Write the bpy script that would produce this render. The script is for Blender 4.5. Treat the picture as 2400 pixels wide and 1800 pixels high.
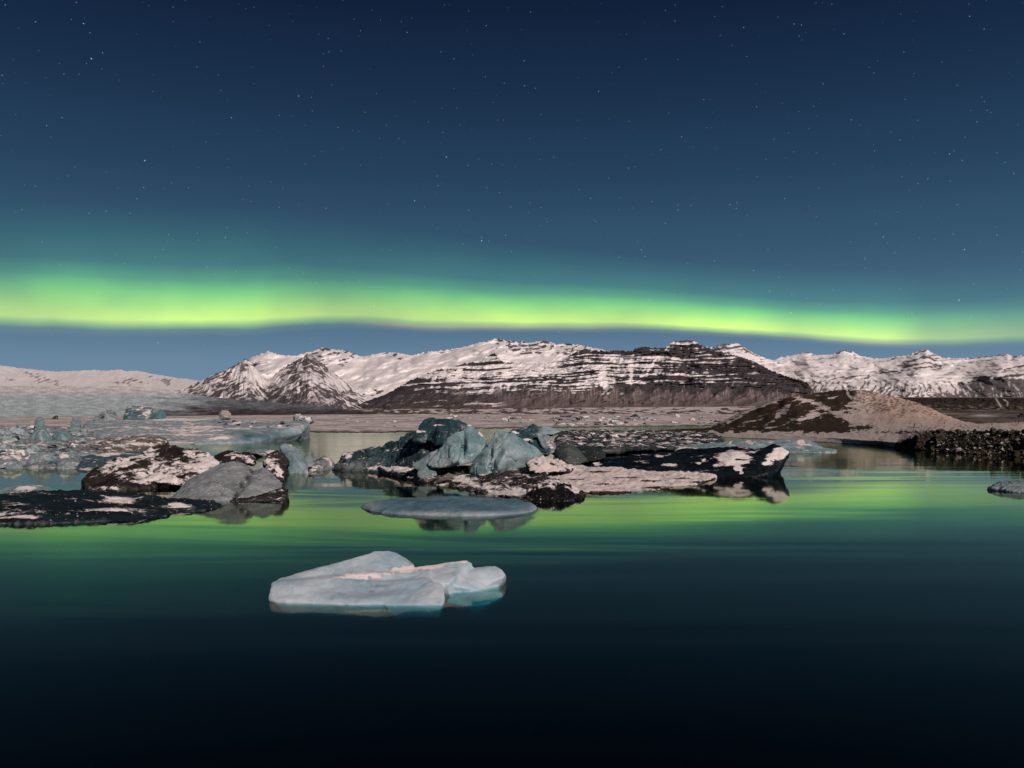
import bpy, bmesh, math, random
import numpy as np
from mathutils import Vector, Matrix

for o in list(bpy.data.objects):
    bpy.data.objects.remove(o)
SC = bpy.context.scene
COL = SC.collection

# ------------------------------------------------------------------ camera
F, H, HZ = 2078.0, 6.0, 968.0          # focal length and horizon row of the 2400 x 1800 photograph, eye height in metres
cam = bpy.data.cameras.new('camera')
cam.sensor_width = 36.0
cam.lens = 36.0 * F / 2400.0
cam.shift_y = (HZ - 900.0) / 2400.0
cam.clip_start, cam.clip_end = 0.1, 90000.0
cam_o = bpy.data.objects.new('camera', cam)
cam_o.location = (0, 0, H)
cam_o.rotation_euler = (math.radians(90), 0, 0)
COL.objects.link(cam_o)
SC.camera = cam_o

SUN_AZ, SUN_EL = math.radians(148), math.radians(30)   # the moon, behind the camera and to its right

# ------------------------------------------------------------------ node helpers
class NT:
    def __init__(s, tree):
        s.t = tree
        s.n = tree.nodes
        s.l = tree.links
    def add(s, typ, **kw):
        nd = s.n.new(typ)
        for k, v in kw.items():
            setattr(nd, k, v)
        return nd
    def put(s, sock, v):
        if isinstance(v, bpy.types.NodeSocket):
            s.l.new(v, sock)
        elif isinstance(v, (tuple, list)):
            v = tuple(v)
            if sock.type == 'RGBA' and len(v) == 3:
                v = v + (1.0,)
            sock.default_value = v
        else:
            sock.default_value = v
    def math(s, op, a, b=None, c=None, clamp=False):
        nd = s.add('ShaderNodeMath', operation=op, use_clamp=clamp)
        s.put(nd.inputs[0], a)
        if b is not None: s.put(nd.inputs[1], b)
        if c is not None: s.put(nd.inputs[2], c)
        return nd.outputs[0]
    def vmath(s, op, a, b=None):
        nd = s.add('ShaderNodeVectorMath', operation=op)
        s.put(nd.inputs[0], a)
        if b is not None: s.put(nd.inputs[1], b)
        return nd.outputs[0]
    def rng(s, v, a, b, c=0.0, d=1.0, smooth=True):
        nd = s.add('ShaderNodeMapRange', clamp=True)
        if smooth: nd.interpolation_type = 'SMOOTHSTEP'
        s.put(nd.inputs[0], v); s.put(nd.inputs[1], a); s.put(nd.inputs[2], b); s.put(nd.inputs[3], c); s.put(nd.inputs[4], d)
        return nd.outputs[0]
    def mix(s, f, a, b, blend='MIX'):
        nd = s.add('ShaderNodeMix', data_type='RGBA', blend_type=blend)
        s.put(nd.inputs[0], f); s.put(nd.inputs[6], a); s.put(nd.inputs[7], b)
        return nd.outputs[2]
    def noise(s, vec, scale=1.0, detail=4.0, rough=0.5, dist=0.0):
        nd = s.add('ShaderNodeTexNoise')
        s.put(nd.inputs['Vector'], vec)
        nd.inputs['Scale'].default_value = scale
        nd.inputs['Detail'].default_value = detail
        nd.inputs['Roughness'].default_value = rough
        nd.inputs['Distortion'].default_value = dist
        return nd.outputs[0]
    def ramp(s, f, stops, interp='LINEAR'):
        nd = s.add('ShaderNodeValToRGB')
        cr = nd.color_ramp
        cr.interpolation = interp
        while len(cr.elements) < len(stops):
            cr.elements.new(0.5)
        for e, (p, c) in zip(cr.elements, stops):
            e.position = p
            e.color = tuple(c) + (1.0,)
        s.put(nd.inputs[0], f)
        return nd.outputs[0]
    def curve(s, f, pts):
        nd = s.add('ShaderNodeFloatCurve')
        c = nd.mapping.curves[0]
        while len(c.points) < len(pts):
            c.points.new(0.5, 0.5)
        for p, (x, y) in zip(c.points, pts):
            p.location = (x, y)
            p.handle_type = 'AUTO'
        nd.mapping.update()
        s.put(nd.inputs['Value'], f)
        return nd.outputs[0]

# ------------------------------------------------------------------ world: moonlit sky, aurora, stars
W = bpy.data.worlds.new('World')
SC.world = W
W.use_nodes = True
W.node_tree.nodes.clear()
w = NT(W.node_tree)
tc = w.add('ShaderNodeTexCoord')
dirn = w.vmath('NORMALIZE', tc.outputs['Generated'])
sep = w.add('ShaderNodeSeparateXYZ')
w.put(sep.inputs[0], dirn)
el = w.math('ARCSINE', sep.outputs[2])
az = w.math('ARCTAN2', sep.outputs[0], sep.outputs[1])
sky = w.add('ShaderNodeTexSky', sky_type='NISHITA')
sky.sun_disc = False
sky.sun_elevation = SUN_EL
sky.sun_rotation = SUN_AZ
sky.altitude = 0
sky.air_density = 1.0
sky.dust_density = 0.2
sky.ozone_density = 2.0
def elp(py): return math.atan((HZ - py) / F)
ELMAX = math.radians(90)
glow = w.ramp(w.math('DIVIDE', el, ELMAX), [
    (0.0, (0.170, 0.265, 0.365)),
    (elp(860) / ELMAX, (0.142, 0.240, 0.350)),
    (elp(740) / ELMAX, (0.066, 0.142, 0.225)),
    (elp(600) / ELMAX, (0.036, 0.093, 0.158)),
    (elp(420) / ELMAX, (0.019, 0.052, 0.106)),
    (elp(220) / ELMAX, (0.0095, 0.0275, 0.068)),
    (elp(0) / ELMAX, (0.0048, 0.0125, 0.038)),
    (0.50, (0.0026, 0.0060, 0.018)),
    (1.0, (0.0018, 0.0040, 0.012))], 'LINEAR')
# aurora: lower edge, height and strength follow the azimuth
AZR = 0.85
u = w.math('DIVIDE', w.math('ADD', az, AZR), 2 * AZR, clamp=True)
def azu(px): return (math.atan((px - 1200) / F) + AZR) / (2 * AZR)
def edge_el(px, py):
    a = math.atan((px - 1200) / F)
    return math.atan((HZ - py) / F * math.cos(a))
EDGE = [(-300, 756), (0, 760), (150, 763), (250, 767), (450, 770), (600, 765), (720, 757), (820, 757), (950, 763), (1100, 766),
        (1400, 767), (1600, 774), (1850, 788), (2000, 800), (2100, 805), (2250, 804), (2400, 800), (2700, 800)]
edge = w.math('MULTIPLY', w.curve(u, [(azu(x), edge_el(x, y) / 0.2) for x, y in EDGE]), 0.2)
thick = w.curve(u, [(azu(x), t) for x, t in [(-300, .88), (0, .90), (500, .92), (800, .84), (1000, .78), (1300, .66), (1700, .56), (2050, .56), (2400, .62)]])
BR = [(-300, .55), (0, .66), (120, .82), (300, 1.0), (470, .98), (600, .86), (730, .66), (840, .66), (970, .84), (1120, .95),
      (1500, 1.0), (1850, 1.0), (2060, .95), (2180, .60), (2400, .42), (2700, .30)]
bright = w.curve(u, [(azu(x), b * 0.9) for x, b in BR])
bright = w.math('DIVIDE', bright, 0.9)
av = w.add('ShaderNodeCombineXYZ')
w.put(av.inputs[0], w.math('MULTIPLY', az, 9.0)); w.put(av.inputs[1], w.math('MULTIPLY', el, 16.0))
an = w.noise(av.outputs[0], 1.0, 2.0, 0.5)
bright = w.math('MULTIPLY', bright, w.rng(an, 0.25, 0.75, 0.76, 1.2, False))
fade = w.rng(w.math('ABSOLUTE', az), 1.1, 2.3, 1.0, 0.0)
bright = w.math('MULTIPLY', bright, fade)
s_ = w.math('DIVIDE', w.math('SUBTRACT', el, edge), thick)
def sp(p): return (p / F + 0.02) / 0.16
# patches with a soft or a sharp lower edge, and a brighter streak drifting through the band
en = w.noise(av.outputs[0], 0.8, 3.0, 0.55)
s_ = w.math('ADD', s_, w.math('MULTIPLY', w.math('SUBTRACT', en, 0.5), 0.012))
prof = w.ramp(w.math('DIVIDE', w.math('ADD', s_, 0.02), 0.16, clamp=True), [
    (0.0, (0, 0, 0)), (sp(-22), (0, 0, 0)), (sp(-6), (0.05, 0.07, 0.008)), (sp(7), (0.26, 0.42, 0.012)), (sp(20), (0.57, 0.80, 0.028)),
    (sp(36), (0.50, 0.76, 0.028)), (sp(58), (0.33, 0.67, 0.035)), (sp(86), (0.17, 0.52, 0.045)), (sp(116), (0.060, 0.25, 0.050)), (sp(152), (0.018, 0.095, 0.036)),
    (sp(225), (0.005, 0.034, 0.018)), (sp(280), (0, 0.0, 0.0))])
pinkband = w.math('MULTIPLY', w.rng(w.math('ABSOLUTE', w.math('ADD', s_, 0.001)), 0.0, 0.007, 1.0, 0.0),
                  w.curve(u, [(azu(x), v) for x, v in [(-300, 0), (760, 0), (960, .75), (1200, .8), (1400, .5), (1560, .2), (1900, .35), (2050, .6), (2150, .2), (2400, 0)]]))
aur = w.mix(1.0, (0, 0, 0), prof, 'ADD')
aurm = w.vmath('SCALE', aur); aurm.node.inputs['Scale'].default_value = 1.0
w.put(aurm.node.inputs['Scale'], bright)
pk = w.vmath('SCALE', (0.16, 0.055, 0.035)); w.put(pk.node.inputs['Scale'], pinkband)
# stars
def stars(scale, thr, amp, power):
    vo = w.add('ShaderNodeTexVoronoi', feature='F1')
    w.put(vo.inputs['Vector'], dirn); vo.inputs['Scale'].default_value = scale
    hit = w.rng(vo.outputs['Distance'], thr * 0.45, thr, 1.0, 0.0)
    sc_ = w.add('ShaderNodeSeparateColor'); w.put(sc_.inputs[0], vo.outputs['Color'])
    m = w.math('MULTIPLY', w.math('POWER', sc_.outputs[0], power), amp)
    return w.math('MULTIPLY', hit, m)
st = w.math('ADD', stars(150.0, 0.085, 0.34, 2.0), stars(60.0, 0.046, 0.8, 2.0))
st = w.math('MULTIPLY', st, w.rng(el, 0.03, 0.16, 0.15, 1.0))
stc = w.vmath('SCALE', (0.86, 0.93, 1.0)); w.put(stc.node.inputs['Scale'], st)
tot = w.vmath('ADD', w.vmath('ADD', glow, aurm), w.vmath('ADD', pk, stc))
bg1 = w.add('ShaderNodeBackground'); w.put(bg1.inputs[0], sky.outputs[0]); bg1.inputs[1].default_value = 0.0006
bg2 = w.add('ShaderNodeBackground'); w.put(bg2.inputs[0], tot); bg2.inputs[1].default_value = 1.0
ads = w.add('ShaderNodeAddShader'); w.put(ads.inputs[0], bg1.outputs[0]); w.put(ads.inputs[1], bg2.outputs[0])
wo = w.add('ShaderNodeOutputWorld'); w.put(wo.inputs[0], ads.outputs[0])

# ------------------------------------------------------------------ moonlight
sun = bpy.data.lights.new('moon', 'SUN')
sun.energy = 3.3
sun.angle = math.radians(0.6)
sun.color = (1.0, 0.83, 0.77)
sun_o = bpy.data.objects.new('moon', sun)
sd = Vector((math.sin(SUN_AZ) * math.cos(SUN_EL), math.cos(SUN_AZ) * math.cos(SUN_EL), math.sin(SUN_EL)))
sun_o.rotation_euler = sd.to_track_quat('Z', 'Y').to_euler()
sun_o.location = sd * 200
COL.objects.link(sun_o)

SC.view_settings.view_transform = 'Standard'
SC.view_settings.look = 'None'
SC.view_settings.exposure = 0.0
SC.view_settings.gamma = 1.0
SC.view_settings.use_curve_mapping = False
SC.render.engine = 'CYCLES'
SC.cycles.max_bounces = 6
SC.cycles.transparent_max_bounces = 8
SC.cycles.caustics_reflective = False
SC.cycles.caustics_refractive = False

# ------------------------------------------------------------------ numpy noise
M32 = np.int64(0xffffffff)
def _h(ix, iy, iz, seed):
    h = (ix * 374761393 + iy * 668265263 + iz * 1440662683 + seed * 1274126177) & M32
    h = ((h ^ (h >> 13)) * 1274126177) & M32
    h = ((h ^ (h >> 15)) * 668265263) & M32
    return ((h ^ (h >> 16)) & M32) / 4294967296.0
def vn2(x, y, seed=0):
    # gradient noise on a rotated lattice, 0..1
    x = np.asarray(x, float); y = np.asarray(y, float) + np.zeros_like(x)
    fx, fy = np.floor(x), np.floor(y)
    ix, iy = fx.astype(np.int64), fy.astype(np.int64)
    tx, ty = x - fx, y - fy
    ux = tx * tx * tx * (tx * (tx * 6 - 15) + 10); uy = ty * ty * ty * (ty * (ty * 6 - 15) + 10)
    z = np.zeros_like(ix)
    def gr(dx, dy):
        a = _h(ix + dx, iy + dy, z, seed) * 6.2831853
        return np.cos(a) * (tx - dx) + np.sin(a) * (ty - dy)
    a, b, c, d = gr(0, 0), gr(1, 0), gr(0, 1), gr(1, 1)
    return 0.5 + 0.75 * ((a + (b - a) * ux) * (1 - uy) + (c + (d - c) * ux) * uy)
def fbm2(x, y, octv=4, seed=0, gain=0.5):
    s, a, t = 0.0, 1.0, 0.0
    for k in range(octv):
        s = s + a * (vn2(x + 17.3 * k, y - 9.1 * k, seed + 31 * k) * 2 - 1)
        t += a * a
        a *= gain; x = x * 2.03; y = y * 2.03
    return s / math.sqrt(t) / 0.42          # about unit variance
def vn3(p, seed=0):
    f = np.floor(p); i = f.astype(np.int64); t = p - f
    t = t * t * (3 - 2 * t)
    r = 0.0
    for dx in (0, 1):
        wx = t[:, 0] if dx else 1 - t[:, 0]
        for dy in (0, 1):
            wy = t[:, 1] if dy else 1 - t[:, 1]
            for dz in (0, 1):
                wz = t[:, 2] if dz else 1 - t[:, 2]
                r = r + wx * wy * wz * _h(i[:, 0] + dx, i[:, 1] + dy, i[:, 2] + dz, seed)
    return r * 2 - 1
def fbm3(p, octv=3, seed=0, gain=0.5):
    s, a = 0.0, 1.0
    for k in range(octv):
        s = s + a * vn3(p + 11.7 * k, seed + 19 * k)
        a *= gain; p = p * 2.07
    return s
def worley(p, seed=0):
    f = np.floor(p); i = f.astype(np.int64)
    best = np.full(len(p), 9.0); sec = np.full(len(p), 9.0)
    for dx in (-1, 0, 1):
        for dy in (-1, 0, 1):
            for dz in (-1, 0, 1):
                cx, cy, cz = i[:, 0] + dx, i[:, 1] + dy, i[:, 2] + dz
                q = np.stack([cx + _h(cx, cy, cz, seed), cy + _h(cx, cy, cz, seed + 1), cz + _h(cx, cy, cz, seed + 2)], -1)
                d = np.sqrt(((p - q) ** 2).sum(1))
                sec = np.where(d < best, best, np.minimum(sec, d)); best = np.minimum(best, d)
    return best, sec
def unif(n):
    z = (n - n.mean()) / (n.std() + 1e-9)
    return 1 / (1 + np.exp(-1.70 * z))
def sstep(a, b, x):
    t = np.clip((x - a) / (b - a), 0, 1)
    return t * t * (3 - 2 * t)
def rbf(PX, PY, pts, sx=45.0, sy=22.0):
    num = np.zeros_like(PX); den = np.full_like(PX, 1e-6)
    for (x, y, v) in pts:
        g = np.exp(-(((PX - x) / sx) ** 2 + ((PY - y) / sy) ** 2) * 0.5) + 4e-3 / (1 + ((PX - x) / sx) ** 2 + ((PY - y) / sy) ** 2) ** 2
        num += g * v; den += g
    return num / den
def segdist(PX, PY, pts):
    d = np.full(PX.shape, 1e9); 
    for (x0, y0), (x1, y1) in zip(pts[:-1], pts[1:]):
        vx, vy = x1 - x0, y1 - y0
        tt = np.clip(((PX - x0) * vx + (PY - y0) * vy) / (vx * vx + vy * vy), 0, 1)
        d = np.minimum(d, np.hypot(PX - x0 - tt * vx, PY - y0 - tt * vy))
    return d
def gain(R, k=1.3):
    return 0.5 + (R - 0.5) * k
def lerp3(m, a, b):
    m = m[..., None]
    return np.asarray(a) * (1 - m) + np.asarray(b) * m

# ------------------------------------------------------------------ object helpers
def tag(o, label=None, cat=None, group=None, kind=None):
    if label: o['label'] = label
    if cat: o['category'] = cat
    if group: o['group'] = group
    if kind: o['kind'] = kind
    return o
def P(px, py, Y):
    return ((px - 1200.0) / F * Y, Y, H - (py - HZ) / F * Y)
def Yw(py, z=0.0):
    return (H - z) * F / (py - HZ)
def link(name, me, mat=None, parent=None, loc=None):
    o = bpy.data.objects.new(name, me)
    COL.objects.link(o)
    if mat and not me.materials: me.materials.append(mat)
    if loc is not None: o.location = loc
    if parent: o.parent = parent
    return o
def grid_mesh(name, co, color=None, closed=False):
    nr, nc = co.shape[:2]
    me = bpy.data.meshes.new(name)
    idx = np.arange(nr * nc).reshape(nr, nc)
    q = np.stack([idx[:-1, :-1], idx[:-1, 1:], idx[1:, 1:], idx[1:, :-1]], -1).reshape(-1, 4)
    me.vertices.add(nr * nc)
    me.vertices.foreach_set('co', co.reshape(-1).astype(np.float32))
    me.loops.add(len(q) * 4)
    me.loops.foreach_set('vertex_index', q.reshape(-1).astype(np.int32))
    me.polygons.add(len(q))
    me.polygons.foreach_set('loop_start', (np.arange(len(q)) * 4).astype(np.int32))
    me.update(calc_edges=True)
    me.polygons.foreach_set('use_smooth', np.ones(len(q), dtype=bool))
    if color is not None:
        at = me.attributes.new('tone', 'FLOAT_COLOR', 'POINT')
        c4 = np.ones((nr * nc, 4), np.float32); c4[:, :3] = color.reshape(-1, 3)
        at.data.foreach_set('color', c4.reshape(-1))
    me.validate()
    return me
def loft(name, lines, px0, px1, nc, rows, mat, disp=None, color=None, far=0):
    px = np.linspace(px0, px1, nc)
    L = []
    for ln in lines:
        a = np.array(ln, float)
        py_, yy_ = np.interp(px, a[:, 0], a[:, 1]), np.interp(px, a[:, 0], a[:, 2])
        if far:                               # round off the corners of the plan, and of all lines but the skyline
            k = max(3, int(far / (px[1] - px[0])) | 1)
            ker = np.hanning(k + 2)[1:-1]; ker /= ker.sum()
            yy_ = np.convolve(np.pad(yy_, k // 2, mode='edge'), ker, 'valid')
            if len(ln) < 24: py_ = np.convolve(np.pad(py_, k // 2, mode='edge'), ker, 'valid')
        L.append((py_, yy_))
    PYs, YYs, Vs = [], [], []
    for k in range(len(L) - 1):
        n = rows[k]
        t = np.linspace(0, 1, n, endpoint=(k == len(L) - 2))[:, None]
        PYs.append(L[k][0] * (1 - t) + L[k + 1][0] * t)
        YYs.append(L[k][1] * (1 - t) + L[k + 1][1] * t)
        Vs.append(np.repeat(k + t, nc, 1))
    PY, YY, V = np.concatenate(PYs), np.concatenate(YYs), np.concatenate(Vs)
    PX = np.repeat(px[None, :], PY.shape[0], 0)
    PX0, PY0 = PX, PY
    if disp:
        PX, PY, YY = disp(PX, PY, YY, V)
    co = np.stack([(PX - 1200) / F * YY, YY, H - (PY - HZ) / F * YY], -1)
    c = color(PX0, PY0, YY, V) if color else None
    return link(name, grid_mesh(name, co, c), mat)

def tone_mat(name, rough=0.9, bump=0.0, bscale=1.0, var=0.0, vscale=1.0, spec=0.2):
    m = bpy.data.materials.new(name); m.use_nodes = True
    t = NT(m.node_tree)
    b = m.node_tree.nodes['Principled BSDF']
    at = t.add('ShaderNodeAttribute'); at.attribute_name = 'tone'
    c = at.outputs['Color']
    g = t.add('ShaderNodeNewGeometry').outputs['Position']
    if var:
        n = t.noise(g, vscale, 5.0, 0.6)
        c = t.mix(1.0, c, t.ramp(n, [(0.25, (1 - var,) * 3), (0.75, (1 + var,) * 3)]), 'MULTIPLY')
    t.put(b.inputs['Base Color'], c)
    b.inputs['Roughness'].default_value = rough
    b.inputs['Specular IOR Level'].default_value = spec
    if bump:
        bp = t.add('ShaderNodeBump'); bp.inputs['Strength'].default_value = 1.0; bp.inputs['Distance'].default_value = bump
        t.put(bp.inputs['Height'], t.noise(g, bscale, 6.0, 0.6))
        t.put(b.inputs['Normal'], bp.outputs[0])
    return m

# ------------------------------------------------------------------ water and lake bed
def box_mesh(name, x0, x1, y0, y1, z0, z1):
    me = bpy.data.meshes.new(name)
    v = [(x, y, z) for z in (z0, z1) for (x, y) in ((x0, y0), (x1, y0), (x1, y1), (x0, y1))]
    f = [(3, 2, 1, 0), (4, 5, 6, 7), (0, 1, 5, 4), (1, 2, 6, 5), (2, 3, 7, 6), (3, 0, 4, 7)]
    me.from_pydata(v, [], f); me.update()
    return me
wm = bpy.data.materials.new('lagoon_water'); wm.use_nodes = True
t = NT(wm.node_tree); t.n.clear()
g = t.add('ShaderNodeNewGeometry').outputs['Position']
def wscale(v): 
    return t.vmath('MULTIPLY', g, v)
hgt = t.math('ADD', t.math('MULTIPLY', t.noise(wscale((0.022, 0.10, 0)), 1.0, 2.5, 0.5, 0.8), 0.050),
             t.math('MULTIPLY', t.noise(wscale((0.22, 0.9, 0)), 1.0, 2.0, 0.5), 0.0016))
calm = t.noise(wscale((0.011, 0.030, 0)), 1.0, 3.0, 0.5, 0.5)
bp = t.add('ShaderNodeBump'); bp.inputs['Strength'].default_value = 1.0; bp.inputs['Distance'].default_value = 1.0
t.put(bp.inputs['Height'], t.math('MULTIPLY', hgt, t.rng(calm, 0.40, 0.66, 0.04, 1.5)))
fr = t.add('ShaderNodeFresnel'); fr.inputs['IOR'].default_value = 1.33
gl = t.add('ShaderNodeBsdfGlossy'); gy = t.add('ShaderNodeSeparateXYZ'); t.put(gy.inputs[0], g)
t.put(gl.inputs['Roughness'], t.math('MULTIPLY', t.rng(gy.outputs[1], 75.0, 210.0, 0.050, 0.115), t.rng(calm, 0.3, 0.7, 0.85, 1.2)))
t.put(gl.inputs['Color'], (0.94, 1.0, 0.84)); t.put(gl.inputs['Normal'], bp.outputs[0])
tr = t.add('ShaderNodeBsdfTransparent'); t.put(tr.inputs['Color'], (0.9, 0.97, 0.98))
bf = t.add('ShaderNodeNewGeometry').outputs['Backfacing']      # light leaving the water: no total reflection, since rays are not bent here
mx = t.add('ShaderNodeMixShader'); t.put(mx.inputs[0], t.math('ADD', t.math('MULTIPLY', t.math('POWER', fr.outputs[0], 1.25), t.math('SUBTRACT', 1.0, bf)), t.math('MULTIPLY', bf, 0.06))); t.put(mx.inputs[1], tr.outputs[0]); t.put(mx.inputs[2], gl.outputs[0])
va = t.add('ShaderNodeVolumeAbsorption'); t.put(va.inputs['Color'], (0.05, 0.68, 0.71)); va.inputs['Density'].default_value = 3.8
out = t.add('ShaderNodeOutputMaterial'); t.put(out.inputs['Surface'], mx.outputs[0]); t.put(out.inputs['Volume'], va.outputs[0])
water = link('water', box_mesh('water', -2500, 2500, -40, 2600, -7.5, 0.0), wm)
tag(water, 'dark still lagoon water mirroring the green aurora', kind='structure')

bm_ = bpy.data.materials.new('silt'); bm_.use_nodes = True
tb = NT(bm_.node_tree); pb = bm_.node_tree.nodes['Principled BSDF']
tb.put(pb.inputs['Base Color'], tb.mix(tb.noise(tb.add('ShaderNodeNewGeometry').outputs['Position'], 0.2, 4), (0.03, 0.028, 0.025), (0.06, 0.055, 0.05)))
pb.inputs['Roughness'].default_value = 1.0
lb = link('ground', box_mesh('ground', -45000, 45000, -60, 60000, -9.0, -7.8), bm_)
tag(lb, 'silty bed of the lagoon and ground far beyond', kind='structure')

# ------------------------------------------------------------------ far terrain
SNOW = np.array((0.80, 0.775, 0.77))
ROCK = np.array((0.030, 0.024, 0.028))
mt_mat = tone_mat('snow_and_rock', 0.95, 6.0, 0.02, 0.10, 0.01, 0.05)

# -- snowy ridge behind (left and middle of the skyline)
SKY1 = [(395, 929), (420, 925), (480, 893), (540, 862), (580, 842), (605, 832), (630, 823), (655, 832), (690, 834), (735, 822), (755, 814), (775, 818),
        (810, 822), (850, 836), (870, 831), (900, 826), (930, 826), (962, 833), (1000, 825), (1040, 821), (1080, 815), (1120, 804),
        (1150, 797), (1170, 792), (1186, 800), (1200, 798), (1216, 803), (1222, 798), (1236, 804), (1252, 802), (1262, 800), (1277, 798), (1303, 807), (1330, 805), (1360, 809),
        (1405, 818), (1425, 823), (1480, 823), (1560, 818), (1620, 815), (1700, 812), (1720, 830)]
def ln(pts, Y): return [(x, y, Y) for x, y in pts]
low1 = [(395, 940, 10200), (870, 950, 9600), (1100, 950, 10600), (1720, 950, 11000)]
mid1 = [(395, 932, 11000), (600, 885, 11300), (700, 885, 11300), (770, 880, 11200), (830, 905, 10600), (862, 922, 10200), (900, 905, 10600), (960, 878, 11100),
        (1050, 855, 11500), (1150, 840, 11600), (1300, 840, 11800), (1720, 850, 11800)]
def disp1(PX, PY, YY, V):
    a = np.clip(V, 0, 1.2) * sstep(2.0, 1.85, V)
    YY = YY + a * (80 * fbm2((PX + PY) / 70, PY / 30, 3, 3) + 8 * fbm2((PX + PY) / 16, PY / 12, 3, 4))
    ridge = np.exp(-((V - 2.0) / 0.06) ** 2)
    PY = PY + ridge * 1.3 * fbm2(PX / 7, PX * 0, 3, 5)
    return PX, PY, YY
R1 = [(755, 815, .62), (735, 826, .35), (790, 822, .55), (820, 830, .3), (770, 835, .25), (660, 850, .05), (700, 845, .05), (870, 835, .18), (925, 828, .35), (955, 834, .35), (900, 850, .04), (1000, 850, .04),
      (640, 830, .08), (600, 850, .1), (830, 880, .06), (880, 890, .12), (860, 920, .3), (950, 870, .05), (1000, 870, .15), (1060, 840, .06), (1120, 812, .22), (1170, 796, .25),
      (1190, 803, .5), (1215, 806, .8), (1240, 808, .85), (1277, 802, .6), (1260, 825, .2), (1200, 830, .12), (1150, 815, .12), (1320, 812, .35), (1360, 815, .4), (1120, 835, .08), (1300, 840, .15), (1400, 830, .4),
      (575, 855, .45), (500, 895, .4), (440, 922, .45)]
def col1(PX, PY, YY, V):
    R = rbf(PX, PY, R1, 26, 11) * 0.8 - 0.05
    n = unif(fbm2(PX / 20 + PY / 18, PY / 8, 4, 11) + 0.45 * fbm2(PX / 8, PY / 6, 3, 12))
    m = sstep(-0.08, 0.08, gain(R, 1.15) - n) * 0.92
    c = lerp3(m, SNOW, ROCK * 1.5)
    return c * (1 + 0.03 * fbm2(PX / 30, PY / 12, 3, 15))[..., None]
o = loft('mountain', [low1, mid1, ln(SKY1, 12300), [(x, y + 60, 15500) for x, y in SKY1]], 395, 1720, 700, [50, 90, 12], mt_mat, disp1, col1, 60)
tag(o, 'smooth snow covered ridge and valley behind the dark pyramid peak', kind='structure')

# -- two rocky peaks on the left
SKY2 = [(380, 931), (400, 926), (440, 908), (470, 893), (510, 874), (540, 862), (560, 850), (574, 840), (586, 848), (600, 864), (618, 884), (632, 890), (646, 876), (664, 862), (685, 850), (700, 842), (712, 836),
        (722, 828), (732, 833), (745, 846), (760, 856), (775, 868), (800, 888), (825, 906), (845, 922), (865, 938), (885, 948)]
base2 = [(380, 945, 8900), (470, 955, 8600), (560, 960, 8500), (700, 965, 8100), (790, 965, 8300), (885, 962, 8800)]
mid2 = [(380, 938, 9300), (470, 925, 9150), (540, 905, 9150), (574, 895, 9000), (618, 925, 9250), (660, 905, 8950), (700, 895, 8700), (722, 885, 8600), (745, 897, 8650), (800, 925, 9000), (850, 942, 9300), (885, 955, 9400)]
def disp2(PX, PY, YY, V):
    a = np.clip(V * 1.5, 0, 1) * sstep(2.0, 1.9, V)
    ang = np.where(PX < 620, np.arctan2(PX - 574, PY - 815), np.arctan2(PX - 722, PY - 800))
    YY = YY + a * (30 * fbm2(ang * 9, PY / 60, 3, 21) + 6 * fbm2(ang * 40, PY / 30, 3, 22))
    ridge = np.exp(-((V - 2.0) / 0.05) ** 2)
    PY = PY + ridge * 1.4 * fbm2(PX / 6, PX * 0, 3, 25)
    return PX, PY, YY
R2 = [(722, 835, .75), (715, 855, .62), (745, 858, .6), (690, 868, .55), (650, 893, .55), (610, 915, .6), (580, 935, .72), (700, 890, .5), (735, 880, .38), (765, 885, .22), (745, 864, .8), (758, 872, .6), (720, 910, .55), (765, 900, .3), (790, 895, .15), (780, 915, .82), (740, 930, .88), (700, 935, .85), (650, 935, .75), (805, 905, .25),
      (825, 922, .35), (845, 935, .35), (800, 935, .75), (850, 948, .6), (574, 848, .78), (560, 862, .62), (585, 862, .30), (600, 880, .04), (618, 895, .06), (632, 888, .04), (600, 862, .10), (650, 880, .25), (550, 885, .5), (520, 890, .55), (480, 905, .58), (440, 918, .55), (410, 928, .5), (540, 915, .62), (490, 925, .65)]
def col2(PX, PY, YY, V):
    R = rbf(PX, PY, R2, 20, 11)
    apex = np.where(PX < 630, 574, 724) + 0.12 * (PY - 835)
    side = np.tanh((PX - apex) / 14)
    wx = 4 * fbm2(PX / 40, PY / 25, 3, 33)
    nl = fbm2((PY + 0.62 * PX + wx) / 6.5, (PX - PY) / 75, 3, 31, 0.65)
    nr = fbm2((PY - 0.80 * PX + wx) / 7.0, (PX + PY) / 75, 3, 34, 0.65)
    wl = 0.5 - 0.5 * side
    n = unif(nl * wl + nr * (1 - wl) + 0.55 * fbm2(PX / 20, PY / 12, 4, 32, 0.65))
    m = sstep(-0.34, 0.30, gain(R, 1.25) - n) * 0.93
    rk = lerp3(sstep(900, 945, PY), np.array((0.070, 0.056, 0.056)), np.array((0.036, 0.028, 0.035)))
    return SNOW * (1 - m[..., None]) + rk * m[..., None]
o = loft('mountain', [base2, mid2, ln(SKY2, 9700), [(x, y + 50, 10800) for x, y in SKY2]], 380, 885, 420, [60, 90, 10], mt_mat, disp2, col2, 60)
tag(o, 'pair of pointed peaks streaked with snow and dark scree', kind='structure')

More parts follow.
